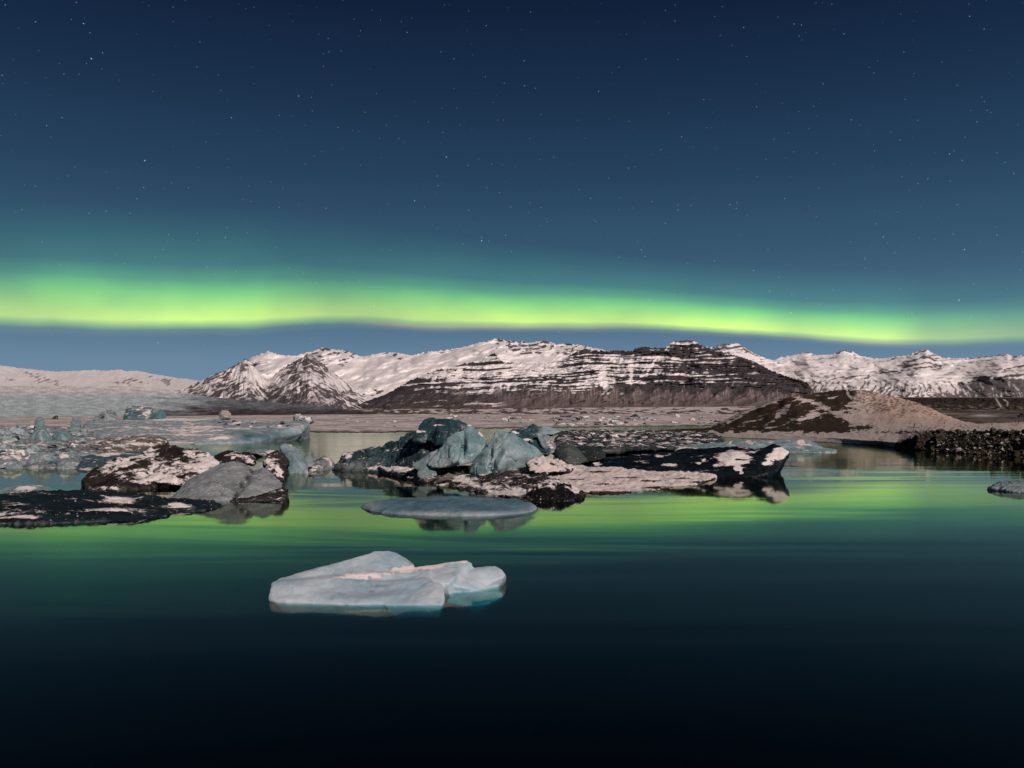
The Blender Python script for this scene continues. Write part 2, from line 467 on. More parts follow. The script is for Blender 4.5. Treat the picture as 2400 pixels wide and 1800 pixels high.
# -- the big banded massif
SKY3 = [(800, 955), (830, 950), (867, 937), (890, 930), (914, 919), (957, 894), (997, 876), (1033, 865), (1070, 856), (1100, 850), (1123, 846), (1140, 836), (1156, 827), (1166, 834), (1176, 846), (1190, 850),
        (1240, 852), (1300, 848), (1330, 835), (1352, 824), (1372, 817), (1395, 822), (1425, 823), (1450, 821), (1484, 823), (1489, 817), (1500, 814), (1515, 812), (1527, 816), (1558, 815), (1566, 808), (1573, 804),
        (1584, 799), (1610, 798), (1625, 798), (1633, 804), (1641, 808), (1655, 813), (1666, 818), (1690, 824), (1720, 832), (1745, 839), (1767, 847), (1790, 859), (1816, 872), (1845, 882), (1873, 890), (1893, 898), (1902, 910), (1908, 922), (1920, 948)]
base3 = [(800, 960, 8900), (900, 966, 8500), (1000, 964, 8600), (1300, 958, 9000), (1600, 957, 9100), (1800, 957, 9200), (1920, 960, 9500)]
tal3 = [(800, 958, 9000), (867, 942, 8900), (914, 932, 8900), (1000, 922, 9050), (1100, 915, 9300), (1200, 908, 9400), (1330, 905, 9500), (1500, 905, 9600), (1640, 908, 9600), (1750, 915, 9650), (1860, 920, 9700), (1920, 955, 9700)]
sk3 = [(x, y, 9450 + 650 * min(1, max(0, (x - 880) / 250)) - 250 * min(1, max(0, (x - 1750) / 150))) for x, y in SKY3]
def scallop(PX):
    s1 = np.abs(np.sin((PX + 9 * fbm2(PX / 60, PX * 0, 2, 44)) / 17.0))
    return s1
def disp3(PX, PY, YY, V):
    a = sstep(0, 0.25, V) * sstep(2.0, 1.93, V)
    up = sstep(0.8, 1.2, V)
    strat = fbm2(PX / 130, (PY + 3 * fbm2(PX / 70, PY / 50, 2, 40)) / 4.2, 3, 41)
    gul = np.abs(fbm2(PX / 34, PY / 130, 3, 42))
    YY = YY + a * (up * 14 * strat + 42 * fbm2((PX + 1.3 * PY) / 40, PY / 30, 3, 42) + 7 * fbm2(PX / 9, PY / 9, 3, 43)) + a * (1 - up) * 4 * fbm2(PX / 7, PY / 140, 2, 45)
    ridge = np.exp(-((V - 2.0) / 0.04) ** 2)
    PY = PY + ridge * 1.5 * fbm2(PX / 7, PX * 0, 3, 46)
    return PX, PY, YY
R3 = [(1156, 835, .72), (1150, 850, .6), (1120, 856, .55), (1180, 865, .4), (1080, 868, .5), (1130, 878, .62), (1050, 880, .62), (1000, 890, .62), (960, 905, .8), (920, 925, .92), (880, 940, .92), (950, 935, .95), (1000, 920, .9), (1050, 905, .75), (1050, 940, .92), (1100, 890, .62), (1100, 915, .82),
      (1160, 895, .6), (1150, 920, .75), (1200, 875, .22), (1220, 860, .05), (1250, 868, .12), (1200, 892, .62), (1250, 893, .62), (1260, 880, .35), (1290, 858, .1), (1300, 878, .42), (1300, 893, .6), (1200, 912, .8), (1300, 912, .75), (1340, 843, .4), (1345, 868, .45), (1375, 823, .9), (1370, 832, .8), (1365, 850, .35),
      (1380, 868, .5), (1380, 882, .6), (1400, 905, .5), (1416, 875, .18), (1412, 890, .06), (1420, 905, .12), (1430, 840, .45), (1440, 860, .5), (1450, 872, .6), (1455, 895, .7), (1482, 880, .3), (1480, 895, .25), (1470, 830, .55), (1505, 820, .9), (1500, 845, .6), (1520, 850, .7), (1505, 868, .75), (1530, 857, .15), (1540, 842, .3), (1545, 828, .62),
      (1580, 808, .5), (1610, 805, .62), (1600, 822, .6), (1580, 840, .72), (1630, 842, .8), (1600, 858, .85), (1560, 860, .8), (1660, 825, .78), (1690, 835, .75), (1700, 852, .72), (1650, 862, .6), (1600, 880, .62), (1560, 885, .6), (1640, 888, .7), (1700, 878, .72), (1740, 860, .85), (1760, 880, .85),
      (1800, 885, .92), (1850, 900, .97), (1890, 912, .97), (1780, 905, .9), (1700, 900, .82), (1620, 905, .85), (1550, 905, .9), (1520, 905, .92), (1500, 895, .8)]
def col3(PX, PY, YY, V):
    R = rbf(PX, PY, R3, 26, 9) + 0.05 * sstep(1470, 1530, PX)
    for yo in (0, 7):
        R = R + 0.45 * np.exp(-(segdist(PX, PY + 1.5 * fbm2(PX / 20, PX * 0, 2, 59), [(1130, 890 + yo), (1250, 885 + yo), (1340, 877 + yo), (1405, 868 + yo)]) / 1.8) ** 2)
    R = R - 0.6 * np.exp(-(segdist(PX, PY, [(1412, 864), (1413, 886), (1418, 908)]) / 9.0) ** 2) - 0.5 * np.exp(-(segdist(PX, PY, [(1537, 842), (1528, 856), (1518, 868)]) / 3.0) ** 2) - 0.45 * np.exp(-(segdist(PX, PY, [(1480, 868), (1480, 900)]) / 5.0) ** 2)
    R = R + 0.6 * sstep(900, 918, PY + 7 * fbm2(PX / 16, PY / 30, 3, 60)) * sstep(1330, 1430, PX)
    wy = PY + 2.2 * fbm2(PX / 120, PY / 60, 3, 50) + 0.05 * np.minimum(PX - 1420, 0)
    n = unif(1.0 * fbm2(PX / 330, wy / 6.2, 2, 51, 0.7) + 0.30 * fbm2(PX / 60, wy / 6.0, 3, 56) + 0.42 * fbm2(PX / 24, PY / 14, 4, 52, 0.6) + 0.30 * fbm2((PX + 0.3 * PY) / 9, PY / 26, 3, 54))
    m = sstep(-0.16, 0.14, gain(R - 0.04, 1.2) - n) * 0.96
    c = lerp3(m, SNOW, ROCK)
    # scree cones at the foot, grey brown, with pale snow runnels
    top = 905 + 22 * sstep(1050, 880, PX) + 5 * sstep(1500, 1900, PX)
    cone = top + 18 * scallop(PX) + 5 * fbm2(PX / 12, PX * 0, 2, 53)
    isT = sstep(-3, 3, PY - cone) * sstep(1040, 1260, PX + 60 * fbm2(PX / 50, PY / 30, 2, 57))
    run = unif(fbm2((PX + 0.22 * (PY - 905) * np.sin((PX + 9 * fbm2(PX / 60, PX * 0, 2, 44)) / 8.5)) / 5.0, PY / 46, 3, 55))
    tal = lerp3(sstep(0.45, 1.0, run) * (0.10 + 0.60 * sstep(945, 908, PY)), np.array((0.118, 0.096, 0.096)), np.array((0.40, 0.355, 0.345)))
    return c * (1 - isT[..., None]) + tal * isT[..., None]
o = loft('mountain', [base3, tal3, sk3, [(x, y + 40, Y + 1800) for x, y, Y in sk3]], 800, 1920, 860, [60, 130, 10], mt_mat, disp3, col3, 60)
tag(o, 'broad dark massif with snow lined rock bands and scree cones', kind='structure')

# -- peak behind the massif's right shoulder and the long snowy range on the right
SKY4 = [(1600, 850), (1640, 830), (1660, 816), (1678, 811), (1694, 806), (1712, 806), (1730, 805), (1742, 812), (1751, 819), (1775, 832), (1792, 839), (1811, 845), (1827, 838), (1850, 834), (1877, 829), (1890, 824), (1902, 829), (1921, 832), (1945, 831), (1959, 828), (1978, 820),
        (1997, 824), (2016, 834), (2048, 840), (2076, 840), (2099, 835), (2125, 834), (2152, 823), (2171, 818), (2182, 825), (2206, 837), (2238, 840), (2285, 838), (2333, 834), (2361, 829), (2374, 835), (2400, 833), (2450, 840), (2520, 828), (2600, 846), (2700, 850)]
def y4(x): return 13500 - 1500 * math.exp(-((x - 1700) / 70.0) ** 2)
mid4 = [(1600, 890, 11500), (1700, 860, 11400), (1760, 870, 12200), (1811, 885, 12800), (1890, 880, 12400), (1960, 885, 12300), (2050, 888, 12300), (2150, 872, 12000), (2250, 890, 12500), (2340, 876, 11900), (2400, 880, 11900), (2700, 890, 12000)]
base4 = [(1600, 955, 10600), (1900, 955, 10800), (2300, 950, 10700), (2400, 950, 10600), (2700, 950, 10600)]
def disp4(PX, PY, YY, V):
    a = sstep(0, .3, V) * sstep(2.0, 1.9, V)
    YY = YY + a * (70 * fbm2((PX - PY) / 60, PY / 24, 3, 61) + 7 * fbm2((PX + PY) / 14, PY / 10, 3, 62))
    ridge = np.exp(-((V - 2.0) / 0.05) ** 2)
    PY = PY + ridge * 1.2 * fbm2(PX / 7, PX * 0, 3, 65)
    return PX, PY, YY
R4 = [(1700, 812, .6), (1730, 812, .55), (1740, 825, .4), (1760, 835, .35), (1790, 845, .12), (1811, 855, .04), (1850, 850, .06), (1890, 828, .3), (1890, 850, .08), (1978, 822, .65), (1990, 835, .3), (1960, 845, .08), (2040, 860, .06), (2080, 845, .12), (1900, 875, .12), (1860, 885, .25),
      (2165, 820, .7), (2140, 830, .5), (2170, 838, .42), (2160, 853, .5), (2130, 863, .6), (2100, 870, .35), (2185, 858, .45), (2060, 875, .45), (2020, 882, .3), (1965, 888, .5), (1940, 880, .35), (2030, 890, .5), (1920, 905, .55), (1990, 900, .22), (2060, 905, .28), (2000, 925, .5), (2070, 925, .5), (2120, 925, .5), (2150, 890, .2), (2180, 880, .12),
      (2220, 870, .1), (2250, 857, .35), (2290, 845, .2), (2300, 862, .15), (2220, 905, .2), (2190, 920, .45), (2250, 900, .6), (2250, 922, .75), (2290, 900, .8), (2310, 920, .82), (2345, 895, .95), (2345, 920, .85), (2390, 905, .8), (2380, 875, .3), (2330, 866, .35), (2395, 862, .3), (2350, 834, .4), (2390, 838, .35), (2395, 920, .75),
      (2450, 860, .2), (2500, 900, .7), (2600, 880, .3)]
STR4 = [([(2128, 848), (2150, 842), (2172, 836), (2192, 846)], 2.2), ([(2118, 862), (2140, 856), (2168, 849), (2206, 858)], 2.4), ([(2112, 870), (2150, 862), (2180, 859), (2204, 863)], 2.0), ([(2046, 877), (2070, 874), (2104, 870)], 1.8),
        ([(1944, 890), (1975, 885), (2020, 881), (2040, 877)], 1.7), ([(2026, 888), (2036, 884)], 2.5), ([(2236, 856), (2258, 858)], 2.4), ([(2354, 867), (2378, 861), (2405, 855)], 1.6), ([(2140, 832), (2160, 824), (2174, 819)], 2.2),
        ([(1962, 828), (1978, 821), (1996, 825)], 2.4), ([(2080, 846), (2098, 838)], 1.2), ([(2262, 842), (2300, 838), (2360, 831)], 1.6), ([(1840, 872), (1880, 868)], 1.0), ([(1905, 893), (1930, 904)], 3.0), ([(2378, 836), (2410, 833)], 2.0), ([(1884, 826), (1896, 826)], 1.6)]
def col4(PX, PY, YY, V):
    R = rbf(PX, PY, R4, 24, 9)
    lowf = sstep(885, 908, PY)
    peak = np.exp(-((PX - 1705) / 60) ** 2)
    R = R * (0.30 + 0.55 * lowf + 0.5 * peak)
    R = np.maximum(R, rbf(PX, PY, R4, 24, 9) * sstep(2235, 2300, PX + 0.8 * (PY - 900)) * sstep(868, 884, PY))
    wob = 1.2 * fbm2(PX / 15, PY / 8, 3, 74)
    for pts, wd in STR4:
        R = np.maximum(R, 0.85 * np.exp(-(segdist(PX, PY + wob, pts) / wd) ** 2))
    fan = np.tanh((PX - 2150) / 60)
    n = unif((1 - lowf) * 0.8 * fbm2((PX + PY) / 40, (PY + 0.1 * (PX - 2150)) / 6, 3, 71) + lowf * 0.9 * fbm2((PX - 0.5 * (PY - 900) * fan + 3 * fbm2(PX / 30, PY / 20, 2, 75)) / 6, PY / 34, 3, 73) + 0.45 * fbm2(PX / 10, PY / 6, 3, 72))
    m = sstep(-0.22, 0.2, R - n * 0.9) * 0.9
    rk = lerp3(lowf, np.array((0.05, 0.042, 0.045)), np.array((0.085, 0.07, 0.07)))
    rk = lerp3(sstep(2240, 2320, PX), 1, 0.62) * rk
    return SNOW * (1 - m[..., None]) + rk * m[..., None]
s4 = [(x, y, y4(x)) for x, y in SKY4]
o = loft('mountain', [base4, mid4, s4, [(x, y + 50, Y + 3000) for x, y, Y in s4]], 1600, 2700, 620, [60, 80, 10], mt_mat, disp4, col4, 60)
tag(o, 'long snowy range with banded crags beyond the brown hill', kind='structure')

# -- far ice cap on the left
SKY5 = [(-400, 846), (-200, 850), (0, 856), (40, 862), (80, 866), (130, 871), (180, 869), (220, 867), (250, 869), (280, 866), (300, 870), (325, 869), (360, 877), (400, 883), (450, 890), (520, 900), (700, 905)]
R5 = [(62, 876, .6), (85, 880, .65), (100, 890, .75), (125, 893, .75), (140, 902, .6), (85, 898, .4), (40, 885, .1), (25, 891, .5), (2, 890, .5), (170, 885, .03), (200, 880, .03), (240, 898, .15), (265, 885, .4), (280, 896, .6), (305, 890, .75), (300, 900, .4), (330, 897, .6), (355, 884, .65), (350, 898, .35), (385, 890, .75), (392, 898, .8),
      (410, 885, .4), (420, 895, .1), (0, 870, .05), (150, 875, .03), (330, 875, .1), (-100, 890, .3)]
def disp5(PX, PY, YY, V):
    a = sstep(0, .3, V) * sstep(2.0, 1.85, V)
    return PX, PY + np.exp(-((V - 1.0) / 0.06) ** 2) * 0.7 * fbm2(PX / 12, PX * 0, 3, 80), YY + a * 90 * fbm2(PX / 30, PY / 20, 3, 81)
def col5(PX, PY, YY, V):
    R = sum(v * np.exp(-(((PX - x) / 13) ** 2 + ((PY - y) / 5) ** 2)) for x, y, v in R5 if v > 0.2)
    R = np.clip(R, 0.0, 0.8)
    n = unif(fbm2((PX + PY * 1.2) / 8, PY / 6, 4, 82))
    m = sstep(-0.2, 0.2, R - 0.12 - n) * 0.75
    return lerp3(m, SNOW * 0.98, np.array((0.17, 0.14, 0.175)))  # rock tone is paled and purpled to stand in for distance haze
o = loft('hills', [[(-400, 915, 17000), (700, 915, 17000)], ln(SKY5, 20500), [(x, y + 30, 26000) for x, y in SKY5]], -400, 700, 460, [90, 10], mt_mat, disp5, col5)
tag(o, 'low ice cap with faint purple rock outcrops', kind='structure')

# -- outlet glacier reaching the lagoon
gl_mat = tone_mat('glacier_ice', 0.85, 4.0, 0.03, 0.12, 0.012, 0.2)
gtop = [(-500, 903, 15500), (0, 905, 15500), (300, 905, 15500), (400, 914, 12500), (440, 922, 9200), (500, 931, 7900), (560, 937, 7600), (640, 943, 7300), (720, 950, 7000), (820, 960, 6600), (900, 970, 5500)]
gmid = [(-500, 925, 7000), (0, 925, 7000), (300, 924, 7000), (400, 928, 6500), (500, 938, 6000), (640, 949, 5600), (720, 955, 5400), (820, 963, 5200), (900, 971, 4600)]
gbot = [(-500, 977, 1330), (0, 977, 1330), (200, 976, 1560), (400, 975, 1780), (560, 973.5, 2200), (700, 972, 2900), (820, 971, 3700), (900, 970.9, 4300)]
def dispg(PX, PY, YY, V):
    a = sstep(0, 0.3, V) * sstep(2.0, 1.8, V)
    return PX, PY - a * (0.9 * fbm2(PX / 22, PY / 3, 3, 91) + 0.5 * fbm2(PX / 5, PY / 2, 2, 92)), YY
def colg(PX, PY, YY, V):
    ice = lerp3(sstep(935, 912, PY), np.array((0.50, 0.59, 0.615)), SNOW * 0.95)
    n = unif(fbm2(PX / 28, PY / 3.2, 4, 93) + 0.6 * fbm2(PX / 4, PY / 2, 2, 94))
    ice = ice * (0.74 + 0.5 * n)[..., None]
    deb = sstep(330, 520, PX + 2.2 * (PY - 950) + 40 * fbm2(PX / 60, PY / 9, 3, 95))
    dcol = lerp3(sstep(953, 966, PY + 3 * fbm2(PX / 50, PY / 6, 3, 96)), np.array((0.150, 0.165, 0.185)), np.array((0.060, 0.047, 0.050)))
    dcol = dcol * (0.6 + 0.8 * n)[..., None]
    return ice * (1 - deb[..., None]) + dcol * deb[..., None]
o = loft('glacier', [gbot, gmid, gtop, [(x, y + 6, Y + 3500) for x, y, Y in gtop]], -500, 900, 560, [70, 50, 6], gl_mat, dispg, colg)
tag(o, 'pale glacier tongue dirtied by grey debris on its near margin', kind='structure')

# -- moraine flats under the mountains
mo_mat = tone_mat('moraine', 0.95, 0.6, 0.05, 0.12, 0.03, 0.1)
def dispm(PX, PY, YY, V):
    a = sstep(0.0, 0.3, V) * sstep(2.0, 1.7, V)
    b = np.exp(-((V - 1.0) / 0.35) ** 2)
    return PX, PY - a * 0.7 * fbm2(PX / 26, PY / 2.5, 3, 101) - b * 2.2 * np.maximum(0, fbm2(PX / 45, PY / 4, 4, 102)) * sstep(860, 960, PX) * sstep(1560, 1400, PX), YY
def colm(PX, PY, YY, V):
    n = unif(fbm2(PX / 40, PY / 3.2, 4, 103) + 0.4 * fbm2(PX / 12, PY / 3.0, 3, 104))
    R = 0.50 + 0.2 * sstep(962, 968, PY) * sstep(1500, 1250, PX) - 0.35 * sstep(965, 955, PY) * sstep(1250, 1450, PX) + 0.3 * sstep(1050, 800, PX)
    m = sstep(-0.12, 0.12, R - n)
    return lerp3(m, np.array((0.64, 0.57, 0.54)), np.array((0.105, 0.076, 0.064)))
o = loft('moraine', [[(600, 970.7, 4400), (2100, 970.7, 4400)], [(600, 965, 5600), (900, 965, 5600), (1100, 963, 5600), (2100, 963, 5600)], [(600, 956, 8800), (900, 959, 8600), (2100, 950, 9600)]], 600, 2100, 800, [22, 30], mo_mat, dispm, colm)
tag(o, 'low moraine flats dusted with snow at the mountain foot', kind='structure')

# -- frozen far part of the lagoon
NEAR = [(-900, 1004), (-100, 1004), (200, 1005), (420, 1003), (640, 1010), (700, 1011), (800, 1012), (900, 1012), (985, 1010), (1100, 1004), (1200, 1002), (1400, 1000), (1560, 998), (1750, 996), (2100, 992)]
def dispf(PX, PY, YY, V):
    e = np.exp(-(V / 0.08) ** 2)
    PY = PY + e * (0.8 * fbm2(PX / 30, PX * 0, 4, 111)) 
    YY = (H - 0.18 + 0.05 * fbm2(PX / 30, PY / 3, 2, 112) * (1 - e)) * F / (PY - HZ)
    YY = np.minimum(YY, 5200)
    return PX, PY, YY
def colf(PX, PY, YY, V):
    n = unif(fbm2(PX / 90, PY / 1.6, 4, 113) + 0.35 * fbm2(PX / 12, PY / 1.5, 2, 114))
    c = lerp3(sstep(0.05, 0.95, n), np.array((0.34, 0.30, 0.285)), np.array((0.66, 0.60, 0.575)))
    sn = sstep(0.80, 0.95, unif(fbm2(PX / 60, PY / 1.8, 4, 115)))
    c = c + (np.array((0.76, 0.72, 0.70)) - c) * (0.55 * sn)[..., None]
    thin = sstep(0.10, 0.0, V + 0.03 * fbm2(PX / 25, PX * 0, 3, 116)) * 0.8
    return c * (1 - thin[..., None]) + np.array((0.12, 0.10, 0.095)) * thin[..., None]
o = loft('lagoon_ice', [[(x, y, 300) for x, y in NEAR], [(x, 970.35, 4000) for x, y in NEAR]], -900, 2100, 960, [110], mo_mat, dispf, colf)
tag(o, 'flat grey sheet of snow dusted lagoon ice in the distance', kind='structure')

#@@PART2

# ------------------------------------------------------------------ shore and hill on the right
SHORE = [(1540, 1013), (1556, 1016), (1650, 1022), (1720, 1027), (1781, 1029), (1925, 1037), (2070, 1045), (2113, 1052), (2251, 1063), (2400, 1072), (2600, 1086)]
l1 = [(x, y, Yw(y)) for x, y in SHORE]
l0 = [(x, HZ + (H + 0.8) * F / (Yw(y) - 4), Yw(y) - 4) for x, y in SHORE]
def zl(pts): return [(x, y, (H - z) * F / (y - HZ)) for x, y, z in pts]
l2 = zl([(1540, 1011, .15), (1556, 1012.5, .4), (1650, 1011, .9), (1781, 1018, .9), (1925, 1025, .9), (2040, 1033, .9), (2106, 1038, 1.0), (2150, 1022, 2.3), (2180, 1009, 3.1), (2251, 1010, 3.15), (2400, 1012, 3.3), (2600, 1016, 3.4)])
l3 = [(1540, 1010.2, 292), (1600, 1007, 285), (1654, 1005, 262), (1720, 1009, 250), (1781, 1011, 236), (1850, 1011, 225), (1925, 1012, 215), (2000, 1010, 205), (2070, 1008, 200), (2180, 1003, 190), (2290, 997, 205), (2400, 993, 230), (2600, 991, 230)]
l4 = [(1540, 1009.6, 296), (1600, 1006, 288), (1654, 1004.4, 270), (1708, 988, 272), (1763, 975, 272), (1817, 966, 270), (1868, 962, 262), (1911, 966, 272), (1998, 960, 280), (2070, 965, 275), (2124, 972, 268), (2179, 981, 260), (2233, 988.5, 255), (2290, 993.5, 255), (2400, 990.5, 270), (2600, 988.5, 270)]
l5 = [(1540, 1009.2, 299), (1600, 1005.4, 292), (1654, 1003.6, 285), (1680, 992, 290), (1708, 979, 294), (1735, 967, 294), (1763, 956, 292), (1790, 946, 290), (1817, 938, 288), (1845, 932, 286), (1868, 930, 290), (1890, 926, 300), (1911, 921.5, 306), (1947, 916, 312), (1975, 913.5, 315), (1998, 912.4, 315), (2027, 914, 315), (2048, 918, 314), (2070, 925, 312),
      (2097, 930, 310), (2124, 936, 308), (2150, 944, 305), (2179, 956, 302), (2205, 968, 298), (2233, 979, 295), (2260, 988, 292), (2287, 993, 290), (2400, 989, 300), (2600, 987, 300)]
l6 = [(x, max(y + 4, HZ + (H - 1.5) * F / (Y + 70)), Y + 70) for x, y, Y in l5]
def disph(PX, PY, YY, V):
    a = sstep(1.0, 2.0, V)
    b = sstep(3.0, 3.6, V) * sstep(5.0, 4.8, V)
    top = np.exp(-((V - 5.0) / 0.06) ** 2)
    YY = YY + b * (2.0 * fbm2(PX / 45, PY / 30, 2, 121)) 
    PY = PY - a * (1 - b) * (0.5 * fbm2(PX / 22, PY / 4, 3, 122)) + top * 0.5 * fbm2(PX / 9, PX * 0, 3, 123) * (PX < 2280)
    PY = PY - 0.12 * sstep(1.0, 1.5, V) * sstep(5.0, 4.9, V) * fbm2(PX / 7, PY / 4, 2, 124)
    return PX, PY, YY
def colh(PX, PY, YY, V):
    wob = 5 * fbm2(PX / 18, PY / 9, 3, 130)
    pathy = np.interp(PX, [1600, 1868, 1900, 1935, 1962, 1990, 2030], [900, 930, 942, 958, 974, 985, 990])
    left = sstep(-3, 3, PY - pathy + 0.3 * wob) * sstep(1996, 1970, PX + wob)
    upper = sstep(3, -3, PY - pathy + 0.3 * wob) * sstep(2004, 1984, PX + 0.35 * (PY - 925) + wob) * sstep(968, 955, PY + 0.5 * wob)
    R = 0.34 * sstep(990, 950, PY) + 0.06
    R = R + (0.95 - R) * np.maximum(left * sstep(1016, 1008, PY + 0.4 * wob), upper)
    def ga(x, y, rx, ry, sl=0.0):
        return np.exp(-(((PX - x) / rx) ** 2 + ((PY - y + sl * (PX - x)) / ry) ** 2))
    R = R + 0.8 * (ga(1940, 1004, 26, 7) + ga(1985, 1003, 30, 8) + ga(2030, 1003, 22, 5) + 0.7 * ga(2120, 1013, 24, 4) + 0.6 * ga(2070, 1013, 16, 3) + 0.8 * ga(2150, 1014, 14, 4) + ga(2000, 924, 8, 6))
    R = R - 0.95 * (ga(1830, 970, 17, 6, 0.75) + ga(1848, 950, 14, 4, 0.6) + 0.9 * ga(1902, 974, 24, 8, 0.35) + 0.75 * ga(1872, 984, 26, 4, 0.2) + 0.5 * ga(1760, 990, 22, 2.5, 0.25) + 0.55 * ga(1790, 1004, 34, 2.2, 0.1) + 0.5 * ga(1950, 932, 14, 2.0, 0.2))
    for pts, wd in (([(1664, 1001), (1705, 983), (1760, 961), (1818, 939)], 3.2), ([(1706, 990), (1738, 976)], 2.2), ([(1862, 929), (1900, 941), (1935, 957), (1962, 973), (1995, 986)], 5.5), ([(1985, 915), (1989, 928), (1996, 936)], 2.2), ([(1730, 965), (1690, 984)], 1.8)):
        R = R * (1 - 0.95 * np.exp(-(segdist(PX, PY, pts) / wd) ** 2))
    n = unif(fbm2((PX + 1.6 * PY) / 20, PY / 6, 4, 131) + 0.35 * fbm2(PX / 6, PY / 3, 3, 132))
    nf = unif(fbm2(PX / 7, PY / 3.5, 3, 134) + 0.6 * fbm2(PX / 26, PY / 14, 2, 135))
    fl = sstep(1998, 2015, PX)
    m = sstep(-0.10 - 0.25 * fl, 0.10 + 0.25 * fl, gain(R, 1.1) - n * (1 - fl) - nf * fl)
    snow = np.array((0.47, 0.41, 0.38))
    ochre = sstep(2000, 2100, PX) * sstep(1000, 985, PY)
    snow = lerp3(ochre * 0.7, snow, np.array((0.46, 0.345, 0.275)))
    grass = lerp3(sstep(1996, 2014, PX) * sstep(1000, 985, PY), np.array((0.034, 0.026, 0.017)), np.array((0.17, 0.125, 0.088)))
    c = snow * (1 - m[..., None]) + grass * m[..., None]
    wet = sstep(1.22, 1.08, V + 0.05 * fbm2(PX / 20, PX * 0, 3, 133)) * (0.35 + 0.55 * sstep(1640, 1720, PX))
    c = c * (1 - wet[..., None]) + np.array((0.045, 0.036, 0.03)) * wet[..., None]
    rip = sstep(2105, 2150, PX) * sstep(2.06, 1.96, V)
    return c * (1 - rip[..., None]) + np.array((0.030, 0.026, 0.019)) * rip[..., None]
hl_mat = tone_mat('frozen_heath', 0.95, 0.12, 0.8, 0.10, 0.5, 0.1)
hill = loft('hill', [l0, l1, l2, l3, l4, l5, l6], 1540, 2600, 800, [6, 40, 40, 50, 60, 8], hl_mat, disph, colh)
tag(hill, 'rounded brown hill with snow streaks above a gravel shore', kind='structure')

# distant flats and a dark terrace to the right of the hill
def colp(PX, PY, YY, V):
    n = unif(fbm2(PX / 60, PY / 2.4, 4, 141))
    c = lerp3(sstep(0.35, 0.65, n), np.array((0.055, 0.045, 0.036)), np.array((0.16, 0.13, 0.115)))
    sn = np.exp(-(((PX - 2305) / 28) ** 2 + ((PY - 974) / 3) ** 2)) + np.exp(-(((PX - 2300) / 14) ** 2 + ((PY - 961) / 1.2) ** 2)) + 0.5 * np.exp(-(((PX - 2200) / 40) ** 2 + ((PY - 969) / 1.6) ** 2))
    return c + (np.array((0.5, 0.46, 0.44)) - c) * np.clip(sn, 0, 1)[..., None]
plain = loft('plain', [[(1950, 1000, 360), (2700, 984, 330)], [(1950, 961, 950), (2700, 961, 950)]], 1950, 2700, 300, [60], mo_mat, None, colp)
tag(plain, 'dark flat land with patches of snow behind the hill', kind='structure')
def dispt(PX, PY, YY, V):
    return PX, PY + 0.4 * fbm2(PX / 40, PX * 0, 3, 150) * (V > 0.5), YY + 3 * fbm2(PX / 20, PY / 9, 3, 151) * (V > 0.05) * (V < .95)
def colt(PX, PY, YY, V):
    n = unif(fbm2((PX - PY) / 14, PY / 4, 4, 152))
    c = lerp3(sstep(0.45, 0.95, n) * sstep(940, 958, PY), np.array((0.030, 0.024, 0.020)), np.array((0.16, 0.13, 0.11)))
    pth = np.exp(-(segdist(PX, PY, [(2334, 934), (2340, 943), (2346, 953)]) / 1.6) ** 2) + np.exp(-(segdist(PX, PY, [(2352, 936), (2362, 943), (2361, 951)]) / 1.4) ** 2)
    c = c + (np.array((0.45, 0.41, 0.38)) - c) * np.clip(pth, 0, 1)[..., None]
    top = (V > 1.0)[..., None]
    return np.where(top, np.array((0.20, 0.17, 0.15)), c)
terr = loft('terrace', [[(1950, 961.5, 940), (2700, 961.5, 940)], [(1950, 934, 1010), (2200, 932.5, 1010), (2700, 932.5, 1010)], [(1950, 930.5, 3000), (2700, 930.5, 3000)], [(1950, 965, 3100), (2700, 965, 3100)]], 1950, 2700, 460, [50, 6, 3], mo_mat, dispt, colt)
tag(terr, 'long flat topped dark terrace under the snowy range', kind='structure')
bpy.context.view_layer.update()
def hit(o, px, py):
    d = Vector(P(px, py, 1.0)) - Vector((0, 0, H))
    ok, loc, nor, fi = o.ray_cast(Vector((0, 0, H)), d.normalized())
    return (loc, nor) if ok else (None, None)

